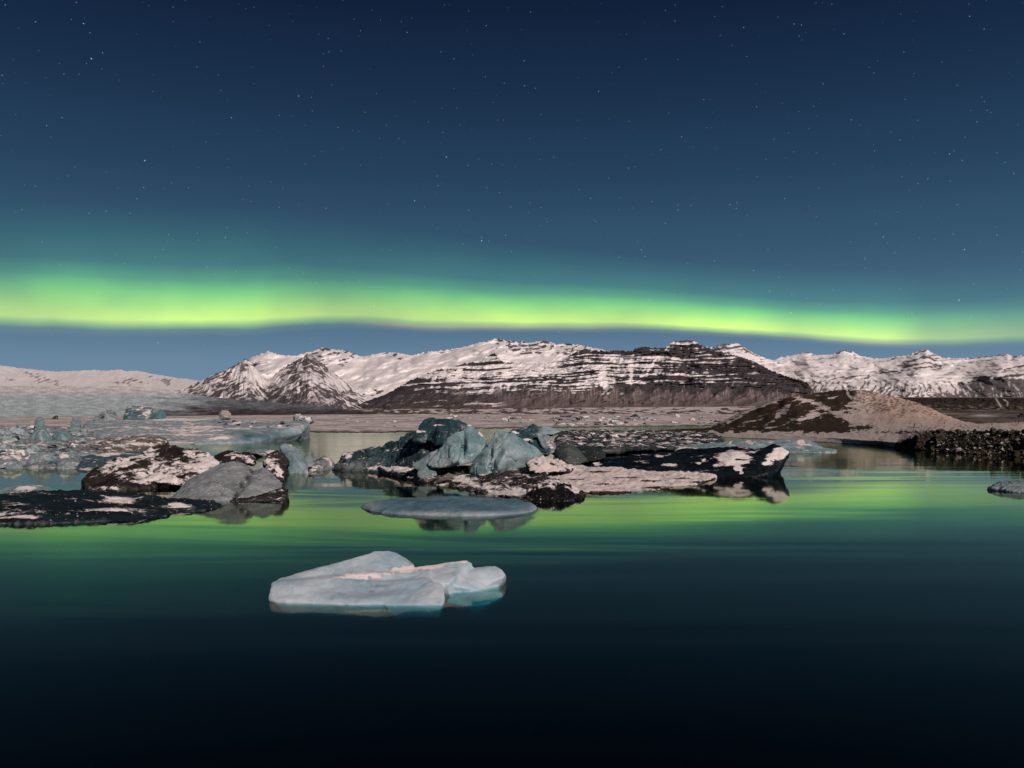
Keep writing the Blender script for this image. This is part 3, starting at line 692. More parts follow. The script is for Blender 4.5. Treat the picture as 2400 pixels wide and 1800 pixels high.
# ------------------------------------------------------------------ ice materials
def ice_mat(name, a, b, sss=0.0, snow_stretch=(1, 1, 1.6), dirt=(0.02, 0.018, 0.016), dirt_amt=0.0, dirt_scale=1.0, snow_amt=0.3, snow_scale=0.9, snow_nz=0.7, rough=0.24, speck=0.5,
            scale=0.5, bump=0.05, vein=0.0, snowc=(0.74, 0.695, 0.68), stretch=(1, 1, 1), frost=(0.50, 0.50, 0.50), deep=(0.02, 0.05, 0.06), rim=0.45, speck_scale=4.0, ash=0.0, ash_k=0.9, mott=1.0):
    m = bpy.data.materials.new(name); m.use_nodes = True
    t = NT(m.node_tree)
    bs = m.node_tree.nodes['Principled BSDF']
    ge = t.add('ShaderNodeNewGeometry')
    pos = ge.outputs['Position']
    sp_ = t.vmath('MULTIPLY', pos, stretch)
    at = t.add('ShaderNodeAttribute'); at.attribute_name = 'paint'
    paint = at.outputs['Fac']
    n1 = t.noise(sp_, scale, 5.0, 0.55, 0.3)
    c = t.mix(t.rng(n1, 0.33, 0.67), a, b)
    n2 = t.noise(sp_, scale * 7, 5.0, 0.6)
    c = t.mix(mott, c, t.ramp(n2, [(0.2, (0.62, 0.66, 0.68)), (0.5, (1, 1, 1)), (0.8, (1.25, 1.2, 1.18))]), 'MULTIPLY')
    if vein:
        vo = t.add('ShaderNodeTexVoronoi', feature='DISTANCE_TO_EDGE')
        t.put(vo.inputs['Vector'], t.vmath('MULTIPLY', pos, (0.55, 0.4, 0.35))); vo.inputs['Scale'].default_value = 1.0
        c = t.mix(t.math('MULTIPLY', t.rng(vo.outputs['Distance'], 0.0, 0.05, 1.0, 0.0), vein), c, (0.025, 0.022, 0.02))
    if ash:
        dp = t.add('ShaderNodeVectorMath', operation='DOT_PRODUCT'); t.put(dp.inputs[0], pos); t.put(dp.inputs[1], (0.75, 0.35, 0.85))
        ph = t.math('ADD', t.math('MULTIPLY', dp.outputs['Value'], ash_k), t.math('MULTIPLY', t.noise(pos, 0.45, 4.0, 0.6), 7.0))
        ln_ = t.rng(t.math('ABSOLUTE', t.math('SINE', ph)), 0.0, 0.30, 1.0, 0.0)
        ln_ = t.math('MULTIPLY', ln_, t.rng(t.noise(pos, 0.7, 3.0, 0.5), 0.42, 0.62))
        c = t.mix(t.math('MULTIPLY', ln_, ash), c, deep)
    pt = t.add('ShaderNodeAttribute'); pt.attribute_name = 'tint'
    tn = pt.outputs['Fac']
    n3 = t.noise(sp_, scale * 3, 4.0, 0.6)
    tn = t.math('MULTIPLY', tn, t.rng(n3, 0.25, 0.7, 0.55, 1.25, False))
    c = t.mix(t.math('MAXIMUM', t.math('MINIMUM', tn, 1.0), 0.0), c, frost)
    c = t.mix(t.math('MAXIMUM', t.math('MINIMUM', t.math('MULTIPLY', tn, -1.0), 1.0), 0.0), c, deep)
    c = t.mix(t.rng(t.math('ADD', ge.outputs['Pointiness'], t.math('MULTIPLY', t.math('SUBTRACT', n2, 0.5), 0.08)), 0.53, 0.62, 0.0, rim), c, frost)
    if dirt_amt > 0:
        nd = t.noise(sp_, dirt_scale, 7.0, 0.62, 0.4)
        lo = 0.5 + (0.5 - dirt_amt) * 0.55
        c = t.mix(t.rng(t.math('SUBTRACT', nd, t.math('MULTIPLY', paint, 0.0)), lo - 0.035, lo + 0.035), c, dirt)
    # snow lies where the surface looks up, broken by noise; paint shifts it
    sz = t.add('ShaderNodeSeparateXYZ'); t.put(sz.inputs[0], ge.outputs['Normal'])
    ns = t.noise(t.vmath('MULTIPLY', pos, snow_stretch), snow_scale, 9.0, 0.68, 0.6)
    v = t.math('ADD', t.math('MULTIPLY', sz.outputs[2], snow_nz), t.math('MULTIPLY', t.math('SUBTRACT', ns, 0.5), 3.8))
    v = t.math('ADD', v, paint)
    thr = 0.35 + (0.5 - snow_amt) * 1.8
    sm = t.rng(v, thr - 0.14, thr + 0.16)
    if speck > 0:
        vs = t.add('ShaderNodeTexVoronoi', feature='F1'); t.put(vs.inputs['Vector'], pos); vs.inputs['Scale'].default_value = speck_scale
        vc = t.add('ShaderNodeSeparateColor'); t.put(vc.inputs[0], vs.outputs['Color'])
        pr = t.math('MULTIPLY', t.rng(vs.outputs['Distance'], 0.08, 0.30, 1.0, 0.0), t.rng(vc.outputs[0], 1.0 - 0.26 * speck, 1.0 - 0.20 * speck))  # white frost crystal dots put into the colour to imitate sparkling glints
        sm = t.math('MAXIMUM', sm, pr)
    t.put(bs.inputs['Base Color'], t.mix(sm, c, snowc))
    t.put(bs.inputs['Roughness'], t.math('ADD', t.math('MULTIPLY', sm, 0.9 - rough), rough))
    bs.inputs['Specular IOR Level'].default_value = 0.45
    bs.inputs['IOR'].default_value = 1.31
    if sss:
        bs.inputs['Subsurface Weight'].default_value = sss
        bs.inputs['Subsurface Radius'].default_value = (0.25, 0.6, 0.7)
        bs.inputs['Subsurface Scale'].default_value = 0.5
    bp = t.add('ShaderNodeBump'); bp.inputs['Strength'].default_value = 1.0; bp.inputs['Distance'].default_value = bump
    hh = t.math('ADD', t.math('ADD', t.noise(pos, 1.6, 6.0, 0.62), t.math('MULTIPLY', t.noise(pos, 7.0, 3.0, 0.6), 0.22)), t.math('MULTIPLY', sm, 0.9))
    t.put(bp.inputs['Height'], hh); t.put(bs.inputs['Normal'], bp.outputs[0])
    return m

# ------------------------------------------------------------------ iceberg builder
def hull_into(bm, pts):
    vs = [bm.verts.new(p) for p in pts]
    r = bmesh.ops.convex_hull(bm, input=vs, use_existing_faces=False)
    bad = [e for e in set(r['geom_interior'] + r['geom_unused']) if isinstance(e, bmesh.types.BMVert)]
    if bad: bmesh.ops.delete(bm, geom=bad, context='VERTS')
def lobe_pts(lobe, depth):
    out = []
    wl = []
    if lobe and len(lobe[0]) == 3 and abs(lobe[0][0]) < 100 and lobe[0][2] < 0:
        return [tuple(p) for p in lobe]       # plain world points, under water
    for p in lobe:
        if p[0] == 'w':
            out.append(tuple(p[1:]))
        elif p[0] == 'b':                       # on the water, at a column and a distance
            q = ((p[1] - 1200) / F * p[2], p[2], 0.0); wl.append(q)
        elif len(p) == 2:                     # on the water line
            wl.append(P(p[0], p[1], Yw(p[1])))
        else:
            out.append(P(*p))
    if wl:
        c = np.mean(np.array(wl), 0)
        for q in wl:
            out.append((q[0], q[1], q[2] + 0.02))
            out.append((c[0] + (q[0] - c[0]) * 0.80, c[1] + (q[1] - c[1]) * 0.80, -depth))
    return out
def refine(bm, name, vox, smooth):
    me = bpy.data.meshes.new(name)
    bm.normal_update(); bmesh.ops.recalc_face_normals(bm, faces=bm.faces)
    bm.to_mesh(me); bm.free()
    tmp = bpy.data.objects.new('tmp', me); COL.objects.link(tmp)
    r = tmp.modifiers.new('r', 'REMESH'); r.mode = 'VOXEL'; r.voxel_size = vox; r.adaptivity = 0.0
    if smooth:
        s = tmp.modifiers.new('s', 'SMOOTH'); s.factor = 0.5; s.iterations = smooth
    dg = bpy.context.evaluated_depsgraph_get()
    res = bpy.data.meshes.new_from_object(tmp.evaluated_get(dg))
    bpy.data.objects.remove(tmp); bpy.data.meshes.remove(me)
    res.name = name
    return res
def roughen(me, amp, scale, seed, fine=0.25, ridge=0.0, rdir=None, cup=0.0):
    n = len(me.vertices)
    co = np.empty(n * 3, np.float32); me.vertices.foreach_get('co', co); co = co.reshape(-1, 3).astype(float)
    no = np.empty(n * 3, np.float32); me.vertices.foreach_get('normal', no); no = no.reshape(-1, 3).astype(float)
    d = amp * fbm3(co / scale, 2, seed) + amp * fine * fbm3(co / (scale * 0.22), 2, seed + 7)
    if cup:
        f1, f2 = worley(co / (scale * 0.8) + 0.25 * np.stack([fbm3(co / scale, 2, seed + 40), fbm3(co / scale, 2, seed + 41), fbm3(co / scale, 2, seed + 42)], -1), seed)
        d = d + cup * (f1 ** 2 - 0.25) - cup * 0.5 * np.exp(-((f2 - f1) / 0.06) ** 2)
    if ridge:
        q = co @ np.array(rdir)
        d = d + ridge * (np.abs(vn2(q / (scale * 0.5), co[:, 2] * 0.15, seed + 3) * 2 - 1) - 0.4)
    co = co + no * d[:, None]
    me.vertices.foreach_set('co', co.reshape(-1).astype(np.float32))
    me.polygons.foreach_set('use_smooth', np.ones(len(me.polygons), dtype=bool))
    me.update()
    return co
SEED = [100]
def berg(label, lobes, mat, vox=0.15, smooth=3, amp=0.15, scale=1.5, fine=0.25, depth=1.2, paint=(), tint=(), dents=(), cat='iceberg', name='iceberg', group=None, ridge=0.0, rdir=(1, 0, 0), cup=None):
    SEED[0] += 13
    bm = bmesh.new()
    for lb_ in lobes:
        hull_into(bm, lobe_pts(lb_, depth))
    me = refine(bm, name, vox, smooth)
    co = roughen(me, amp, scale, SEED[0], fine, ridge, rdir, amp * 1.1 if cup is None else cup)
    px = 1200 + F * co[:, 0] / co[:, 1]; py = HZ + F * (H - co[:, 2]) / co[:, 1]
    def brush(lst, p):
        pv = np.zeros(len(co))
        for (x, y, rx, ry, val) in lst:
            pv += val * np.exp(-(((px - x) / rx) ** 2 + ((py - y) / ry) ** 2) ** p)
        return pv
    if dents:
        no = np.empty(len(co) * 3, np.float32); me.vertices.foreach_get('normal', no)
        no = no.reshape(-1, 3).astype(float)
        co = co + no * (brush(dents, 1) * (no[:, 1] < 0.35))[:, None]
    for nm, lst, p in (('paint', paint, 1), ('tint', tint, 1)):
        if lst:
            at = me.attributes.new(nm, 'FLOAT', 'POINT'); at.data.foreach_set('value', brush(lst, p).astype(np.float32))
    org = np.array([co[:, 0].mean(), co[:, 1].mean(), 0.0])
    me.vertices.foreach_set('co', (co - org).reshape(-1).astype(np.float32)); me.update()
    o = link(name, me, mat, loc=tuple(org))
    tag(o, label, cat, group)
    return o

# materials of the ice
PALE = ice_mat('pale_blue_ice', (0.29, 0.40, 0.415), (0.15, 0.265, 0.285), sss=0.3, ash=0.55, deep=(0.04, 0.10, 0.11), frost=(0.44, 0.45, 0.45), snow_amt=0.02, speck=1.4, scale=0.4, bump=0.05)
FORE = ice_mat('foreground_ice', (0.49, 0.585, 0.63), (0.31, 0.45, 0.535), mott=0.5, sss=0.35, ash=0.35, ash_k=2.2, frost=(0.58, 0.635, 0.67), deep=(0.22, 0.32, 0.39), rim=0.7, snow_amt=-0.25, speck=0.35, speck_scale=6.0, scale=0.55, bump=0.02, rough=0.35, snow_scale=5.0)
BLUEGREY = ice_mat('blue_grey_ice', (0.30, 0.365, 0.375), (0.16, 0.23, 0.25), ash=0.4, snow_amt=0.05, speck=1.4, scale=0.35, bump=0.07)
TEAL = ice_mat('teal_ice', (0.035, 0.085, 0.095), (0.018, 0.045, 0.055), rim=0.12, snow_amt=0.12, speck=0.3, scale=0.35, bump=0.10, snow_scale=1.1)
TEALSNOW = ice_mat('teal_ice_snow', (0.060, 0.115, 0.125), (0.022, 0.042, 0.048), rim=0.15, snow_amt=0.16, speck=0.7, scale=0.45, bump=0.14, snow_scale=0.75, dirt_amt=0.25, dirt_scale=0.6)
GREY = ice_mat('grey_ice', (0.30, 0.335, 0.345), (0.19, 0.22, 0.23), ash=0.5, deep=(0.02, 0.017, 0.014), frost=(0.36, 0.40, 0.41), snow_amt=0.02, speck=2.0, scale=0.5, bump=0.05, stretch=(1, 1, 1))
DARKSNOW = ice_mat('dirty_ice_snow', (0.035, 0.028, 0.022), (0.012, 0.010, 0.009), rim=0.12, snow_amt=0.50, snow_scale=0.9, snow_nz=0.55, speck=0.5, bump=0.12, rough=0.6, dirt_amt=0.3)
DARKROCK = ice_mat('dirty_ice', (0.040, 0.036, 0.033), (0.012, 0.012, 0.012), rim=0.12, snow_amt=0.20, snow_scale=0.9, speck=0.9, bump=0.12, rough=0.5)
NAVY = ice_mat('navy_ice', (0.003, 0.005, 0.007), (0.007, 0.013, 0.017), rim=0.08, snow_amt=0.06, speck=0.0, bump=0.05, rough=0.45, stretch=(0.4, 1, 1.5), snow_scale=0.9, snow_stretch=(0.45, 1, 1.8))
FLOEDARK = ice_mat('dark_floe', (0.007, 0.014, 0.017), (0.016, 0.030, 0.035), rim=0.12, snow_amt=0.20, snow_scale=0.9, snow_stretch=(0.35, 1.2, 1.5), snow_nz=0.5, speck=0.6, bump=0.10, rough=0.5, stretch=(0.4, 1, 1))
SNOWY = ice_mat('snowy_floe', (0.05, 0.045, 0.042), (0.015, 0.014, 0.013), rim=0.1, snow_amt=0.64, snow_scale=0.7, snow_stretch=(0.5, 1.3, 1.5), speck=0.0, bump=0.12, rough=0.7, snow_nz=0.9, snowc=(0.62, 0.555, 0.535))
BLACK = ice_mat('black_rubble', (0.010, 0.009, 0.008), (0.004, 0.004, 0.004), rim=0.12, snow_amt=0.26, snow_scale=0.8, speck=1.2, bump=0.2, rough=0.5)
DISC = ice_mat('disc_ice', (0.135, 0.235, 0.28), (0.085, 0.165, 0.205), ash=0.25, ash_k=1.4, frost=(0.33, 0.375, 0.40), snow_amt=-0.2, speck=0.05, bump=0.02, scale=0.3, rough=0.4, snow_scale=3.0, snowc=(0.45, 0.43, 0.43))
SHELF = ice_mat('shelf_ice', (0.35, 0.425, 0.465), (0.24, 0.32, 0.35), deep=(0.06, 0.15, 0.17), frost=(0.33, 0.45, 0.475), snow_amt=0.33, speck=0.15, snow_scale=0.5, snow_stretch=(0.16, 0.8, 1), bump=0.15, scale=0.15, stretch=(0.35, 1, 1), snow_nz=0.5)
CYAN = ice_mat('cyan_ice', (0.29, 0.39, 0.405), (0.18, 0.28, 0.30), ash=0.4, snow_amt=0.10, speck=0.4, snow_scale=0.5, bump=0.06, scale=0.25)
BROWN = ice_mat('brown_ice', (0.19, 0.16, 0.12), (0.10, 0.11, 0.095), snow_amt=0.22, speck=0.2, snow_scale=0.5, bump=0.12, scale=0.3, dirt_amt=0.3, stretch=(0.4, 1, 1.5))
CREAM = ice_mat('cream_ice', (0.50, 0.47, 0.42), (0.36, 0.35, 0.32), snow_amt=0.2, speck=0.2, bump=0.15, scale=0.4)
GREENGREY = ice_mat('green_grey_ice', (0.095, 0.115, 0.11), (0.045, 0.06, 0.058), snow_amt=0.02, speck=0.35, bump=0.05, scale=0.4)
RUBBLE = ice_mat('dark_rubble_ice', (0.055, 0.065, 0.068), (0.02, 0.02, 0.02), rim=0.1, snow_amt=0.16, speck=0.4, bump=0.2, snow_scale=0.5, snow_stretch=(0.3, 0.8, 1), stretch=(0.6, 1, 1), snow_nz=0.8, dirt_amt=0.4, dirt_scale=0.5)
PACK = ice_mat('pack_ice', (0.31, 0.375, 0.385), (0.16, 0.195, 0.20), snow_amt=0.20, speck=0.3, bump=0.2, snow_scale=0.4, dirt_amt=0.3, dirt_scale=0.5, dirt=(0.05, 0.04, 0.035))

#@@BERGS

# ---- the foreground iceberg
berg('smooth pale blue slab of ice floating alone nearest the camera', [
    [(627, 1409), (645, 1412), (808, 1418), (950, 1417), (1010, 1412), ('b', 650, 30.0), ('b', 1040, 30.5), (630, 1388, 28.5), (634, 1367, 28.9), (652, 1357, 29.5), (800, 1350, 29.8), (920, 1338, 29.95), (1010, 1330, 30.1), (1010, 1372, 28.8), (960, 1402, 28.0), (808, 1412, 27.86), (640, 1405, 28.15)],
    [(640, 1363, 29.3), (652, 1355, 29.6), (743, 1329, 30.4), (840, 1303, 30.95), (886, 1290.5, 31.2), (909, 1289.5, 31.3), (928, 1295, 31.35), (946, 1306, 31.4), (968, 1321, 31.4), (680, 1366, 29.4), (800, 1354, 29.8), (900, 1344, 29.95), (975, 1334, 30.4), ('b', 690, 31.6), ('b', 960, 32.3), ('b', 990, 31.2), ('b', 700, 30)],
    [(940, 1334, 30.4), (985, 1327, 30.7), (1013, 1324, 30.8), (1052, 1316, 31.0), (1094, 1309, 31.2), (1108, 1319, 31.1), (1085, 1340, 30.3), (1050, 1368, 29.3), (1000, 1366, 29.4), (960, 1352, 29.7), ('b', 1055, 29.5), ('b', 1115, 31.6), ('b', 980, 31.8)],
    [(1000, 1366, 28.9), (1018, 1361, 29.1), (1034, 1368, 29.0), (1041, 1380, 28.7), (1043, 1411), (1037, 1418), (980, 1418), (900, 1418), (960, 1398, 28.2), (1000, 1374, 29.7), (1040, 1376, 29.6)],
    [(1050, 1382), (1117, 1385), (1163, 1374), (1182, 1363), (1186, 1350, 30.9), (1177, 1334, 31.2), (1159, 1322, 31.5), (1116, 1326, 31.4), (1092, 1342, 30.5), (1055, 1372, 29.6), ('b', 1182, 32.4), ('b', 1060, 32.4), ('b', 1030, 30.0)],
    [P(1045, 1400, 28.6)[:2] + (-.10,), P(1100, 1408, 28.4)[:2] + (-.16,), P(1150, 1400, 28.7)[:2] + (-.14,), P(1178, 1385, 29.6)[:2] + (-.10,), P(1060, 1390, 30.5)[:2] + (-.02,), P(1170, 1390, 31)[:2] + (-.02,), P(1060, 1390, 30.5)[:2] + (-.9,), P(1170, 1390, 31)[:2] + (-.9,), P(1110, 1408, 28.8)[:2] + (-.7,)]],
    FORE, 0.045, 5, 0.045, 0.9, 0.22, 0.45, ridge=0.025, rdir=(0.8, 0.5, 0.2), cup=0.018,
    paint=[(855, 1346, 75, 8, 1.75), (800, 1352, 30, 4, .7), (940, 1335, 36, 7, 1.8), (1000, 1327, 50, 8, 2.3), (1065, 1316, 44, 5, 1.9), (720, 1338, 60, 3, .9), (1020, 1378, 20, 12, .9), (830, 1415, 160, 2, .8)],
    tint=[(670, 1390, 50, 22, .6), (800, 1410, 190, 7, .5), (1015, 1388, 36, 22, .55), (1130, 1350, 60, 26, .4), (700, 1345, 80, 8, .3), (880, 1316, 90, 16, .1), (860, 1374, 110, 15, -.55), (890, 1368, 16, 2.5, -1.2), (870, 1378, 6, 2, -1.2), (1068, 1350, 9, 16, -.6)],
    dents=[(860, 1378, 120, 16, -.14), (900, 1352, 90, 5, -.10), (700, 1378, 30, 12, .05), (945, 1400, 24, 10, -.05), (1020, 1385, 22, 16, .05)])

# ---- round floe behind it
def oval(cx, cy, ax, ay, rings, seed, n=40):
    r = random.Random(seed); ph = [r.uniform(0, 6.28) for _ in range(4)]
    out = []
    for k in range(n):
        a = 6.2832 * k / n
        w_ = 1 + 0.035 * math.sin(2 * a + ph[0]) + 0.03 * math.sin(3 * a + ph[1]) + 0.012 * math.sin(7 * a + ph[2])
        for rr, z in rings:
            out.append(('w', cx + ax * rr * w_ * math.cos(a), cy + ay * rr * w_ * math.sin(a), z))
    return out
berg('thin round blue grey ice pan in front of the black rubble block', [oval(-3.85, 56.3, 5.75, 4.75, ((0.90, -0.5), (1.0, -0.02), (0.985, 0.10), (0.93, 0.24), (0.80, 0.30), (0.4, 0.26)), 5)],
    DISC, 0.09, 4, 0.08, 1.3, 0.4, 0.5, cup=0.03, tint=[(1050, 1205, 190, 6, 1.0), (1255, 1193, 16, 14, .9), (868, 1185, 24, 10, .8), (1020, 1178, 90, 8, -.25)], paint=[(1080, 1206, 150, 2.5, .9)])

# ---- central cluster
berg('largest pale blue rounded block of the central ice cluster', [
    [(1092, 1101, 77.5), (1110, 1083, 77.2), (1128, 1053, 77.4), (1146, 1029, 77.8), (1158, 1011, 78.3), (1170, 1008, 78.5), (1168, 1050, 76.3), (1140, 1100, 75.2), (1122, 1119, 75.8), (1150, 1124, 76.0), (1100, 1108, 76.6), (1120, 1090, 80), (1170, 1080, 80), (1165, 1020, 80)],
    [(1158, 1013, 78.4), (1170, 1008, 78.5), (1188, 1019, 78), (1205, 1020, 78.2), (1223, 1032, 78.5), (1241, 1049, 78.7), (1262, 1053, 79), (1272, 1065, 79.2), (1259, 1077, 78.8), (1232, 1095, 78), (1188, 1111, 76.8), (1150, 1125, 76), (1185, 1060, 75.6), (1165, 1100, 75.0), (1215, 1070, 76.5), (1200, 1100, 81), (1170, 1020, 81), (1250, 1060, 81.5)]],
    PALE, 0.11, 7, 0.22, 2.0, 0.15, ridge=0.10, rdir=(0.93, 0.2, 0.3), dents=[(1150, 1085, 5, 35, -.35), (1205, 1060, 14, 20, .25), (1215, 1108, 20, 8, .2), (1170, 1118, 20, 8, .2)], tint=[(1180, 1070, 35, 30, .35), (1235, 1075, 25, 14, .3), (1205, 1100, 30, 14, -.35), (1160, 1020, 16, 12, .3)])
berg('pale blue twin ribbed block leaning left of the largest block', [
    [(1002, 1089, 78.5), (1026, 1059, 79), (1044, 1038, 79.3), (1071, 1011, 80), (1080, 1014, 80), (1085, 1040, 78.2), (1070, 1080, 77.2), (1038, 1099, 77.5), (1008, 1097, 78), (1090, 1080, 81), (1040, 1080, 81.5), (1075, 1020, 82)],
    [(1076, 1016, 80), (1092, 998, 80.5), (1101, 994, 80.6), (1116, 1005, 80.4), (1141, 1029, 80), (1135, 1060, 79), (1105, 1085, 78), (1075, 1092, 77.8), (1098, 1040, 78), (1060, 1090, 80), (1110, 1010, 83), (1140, 1060, 83)]],
    PALE, 0.11, 6, 0.18, 1.8, 0.15, ridge=0.10, rdir=(0.93, 0.2, 0.3), dents=[(1086, 1045, 5, 30, -.4), (1060, 1060, 12, 22, .2), (1110, 1050, 12, 22, .2)], paint=[(1132, 1012, 10, 14, 1.5), (1100, 996, 10, 4, .6)], tint=[(1040, 1085, 35, 14, .5), (1110, 1020, 20, 20, -.2), (1085, 1040, 8, 20, -.4)])
berg('bluish wedge low on the left flank of the ribbed block', [
    [(962, 1090, 79.5), (988, 1074, 80), (1010, 1060, 80.2), (1030, 1050, 80.5), (1040, 1080, 79), (1010, 1100, 78.5), (975, 1102, 79), (1030, 1100, 82), (970, 1090, 83), (1020, 1055, 83)],
    [(976, 1119, 78), (980, 1103, 78.5), (1022, 1102, 78.3), (1028, 1115, 77.8), (1003, 1125, 77.4), (985, 1122, 77.6), (985, 1115, 80), (1020, 1115, 80)]],
    BLUEGREY, 0.12, 3, 0.12, 1.2)
berg('dark teal translucent block standing tallest at the back of the cluster', [
    [(965, 1032, 85), (976, 1004, 86), (994, 982, 87), (1005, 978, 87.3), (1015, 982, 87), (1012, 1010, 85.4), (1000, 1040, 85), (970, 1045, 86), (1000, 1040, 90), (1010, 985, 90), (975, 1010, 89)],
    [(1000, 1000, 86.6), (998, 1035, 86.6), (1010, 980, 87.2), (1040, 981, 87), (1065, 984, 86.8), (1092, 994, 86.5), (1096, 1020, 86), (1060, 1040, 85.5), (1020, 1045, 85.4), (1030, 1010, 85.2), (1060, 1020, 90), (1090, 1000, 90), (1015, 985, 90)]],
    TEAL, 0.12, 2, 0.14, 1.6, 0.4, ridge=0.12, rdir=(1, 0, 0), paint=[(985, 1011, 16, 5, 1.0), (1025, 996, 18, 2.5, .7), (1090, 997, 5, 8, .7)])
berg('long low teal ice ramp flecked with snow left of the cluster', [
    [(782, 1101), (788, 1103), (865, 1105), (934, 1112), ('b', 800, 98), ('b', 960, 99), (788, 1088, 93.5), (803, 1060, 97), (830, 1056, 97), (859, 1052, 96.5), (907, 1038, 95), (900, 1075, 91.5), (850, 1082, 92.5)],
    [(865, 1105), (934, 1112), (966, 1109), ('b', 1000, 98), (859, 1052, 96), (907, 1038, 95), (958, 1020, 92), (975, 1017, 91.5), (1040, 1030, 90), (1030, 1060, 86), (990, 1075, 85), (950, 1088, 86.5), ('b', 1040, 90), ('b', 1000, 86)]],
    TEALSNOW, 0.16, 2, 0.30, 1.7, 0.5, paint=[(815, 1066, 14, 10, .7), (900, 1097, 34, 4, 1.3), (960, 1084, 22, 6, .9), (1000, 1050, 40, 10, .35), (930, 1056, 30, 7, .4)], tint=[(835, 1092, 40, 10, .3)])
berg('dark snow streaked ice foot under the pale blocks', [
    [(868, 1104), (931, 1113), (994, 1131), (1009, 1136), (1054, 1141), ('b', 880, 92), ('b', 1060, 85), (880, 1096, 90), (940, 1097, 86), (1000, 1110, 80.5), (1050, 1120, 78.5), (1060, 1090, 84)],
    [(994, 1131), (1054, 1141), (1143, 1156), (1217, 1171), (1260, 1172), ('b', 1000, 82), ('b', 1280, 76), (1020, 1125, 77.5), (1143, 1140, 72), (1200, 1148, 69), (1280, 1130, 68), (1280, 1090, 78), (1100, 1104, 80), (1040, 1094, 84), (1130, 1094, 84), (1200, 1098, 82)]],
    DARKROCK, 0.15, 2, 0.18, 1.4, 0.5, paint=[(935, 1098, 50, 6, .8), (1085, 1122, 25, 8, .9), (1200, 1155, 40, 9, 1.0), (1120, 1140, 60, 6, .45)])
berg('small tan rounded lump of ice at the foot of the cluster', [
    [(1010, 1135, 76.0), (1029, 1119, 76), (1050, 1109, 76.4), (1066, 1112, 76.6), (1073, 1131, 76), (1040, 1136, 75), (1065, 1137, 75.2), (1020, 1130, 79), (1070, 1130, 79)]], 
    ice_mat('tan_ice', (0.16, 0.145, 0.13), (0.11, 0.105, 0.10), snow_amt=0.0, speck=0.3, bump=0.04), 0.09, 4, 0.05, 0.9)
berg('black gravel covered ice block beside the round ice pan', [
    [(1213, 1168), (1230, 1176), (1300, 1177), (1363, 1172), ('b', 1225, 67), ('b', 1360, 68), (1217, 1159, 64), (1247, 1146, 64.3), (1277, 1131, 64.8), (1304, 1122, 65), (1334, 1134, 64.5), (1355, 1149, 64), (1367, 1161, 63.5), (1340, 1152, 62.5), (1280, 1150, 62.8), (1300, 1125, 67)]],
    BLACK, 0.10, 1, 0.16, 0.8, 0.6, paint=[(1290, 1128, 30, 6, .75), (1350, 1147, 10, 10, .7), (1230, 1152, 18, 6, .6), (1290, 1160, 60, 12, -.5)])
berg('flat snow covered ice tongue reaching right from the cluster', [
    [(1340, 1156), (1390, 1156), (1453, 1159), (1485, 1156), (1564, 1143), (1643, 1134), (1679, 1121), ('b', 1675, 85), ('b', 1580, 89), ('b', 1333, 92), ('b', 1250, 84), (1247, 1095, 80), (1333, 1092, 84), (1453, 1101, 83.5), (1580, 1108, 83), (1674, 1115, 80.5), (1643, 1126, 76.5), (1564, 1132, 73.5), (1485, 1142, 69.5), (1453, 1145, 68.5), (1390, 1143, 68.8), (1320, 1135, 70)]],
    SNOWY, 0.14, 1, 0.17, 1.6, 0.7, ridge=0.10, rdir=(0.4, 0.9, 0), paint=[(1500, 1118, 200, 16, .25), (1440, 1156, 110, 5, -1.6), (1570, 1143, 70, 4, -1.6), (1650, 1131, 40, 4, -1.6), (1400, 1106, 34, 2.5, -1.5), (1470, 1119, 44, 2.5, -1.6), (1532, 1127, 34, 2, -1.5), (1600, 1121, 26, 2, -1.5), (1352, 1124, 34, 2.5, -1.3), (1430, 1134, 44, 2, -1.3), (1310, 1105, 20, 3, -1.2), (1560, 1113, 24, 1.6, -1.2)])
berg('tumbled snow slab propped against the largest pale block', [
    [(1232, 1088, 75), (1245, 1085, 75), (1262, 1072, 76), (1285, 1069, 77), (1308, 1079, 77.5), (1343, 1092, 78), (1330, 1106, 75), (1270, 1112, 73), (1240, 1104, 73.5), (1262, 1100, 80), (1330, 1095, 81), (1285, 1075, 80)]],
    SNOWY, 0.12, 1, 0.24, 1.0, 0.6, paint=[(1248, 1105, 12, 12, -.8), (1300, 1088, 12, 5, -.5)])
berg('dark green grey pyramid block right of the snow slab', [
    [(1300, 1056, 86), (1304, 1050, 86.5), (1316, 1036, 87), (1335, 1031, 87.4), (1346, 1039, 87), (1364, 1062, 86), (1378, 1080, 84.5), (1352, 1087, 83.5), (1323, 1087, 83.5), (1330, 1060, 84.5), (1310, 1080, 84.5), (1320, 1080, 89), (1370, 1080, 89), (1335, 1036, 89.5)]],
    GREENGREY, 0.11, 3, 0.10, 1.2)
berg('dull green ice block trailing behind the dark pyramid block', [
    [(1345, 1045, 90), (1374, 1052, 89.5), (1409, 1053, 89), (1421, 1063, 88.5), (1420, 1075, 88), (1380, 1084, 86.5), (1350, 1084, 87), (1370, 1070, 87), (1360, 1075, 93), (1415, 1070, 93), (1400, 1056, 93)]],
    ice_mat('dull_green_ice', (0.035, 0.045, 0.043), (0.018, 0.022, 0.022), snow_amt=0.03, speck=0.4, bump=0.05), 0.13, 3, 0.10, 1.4)
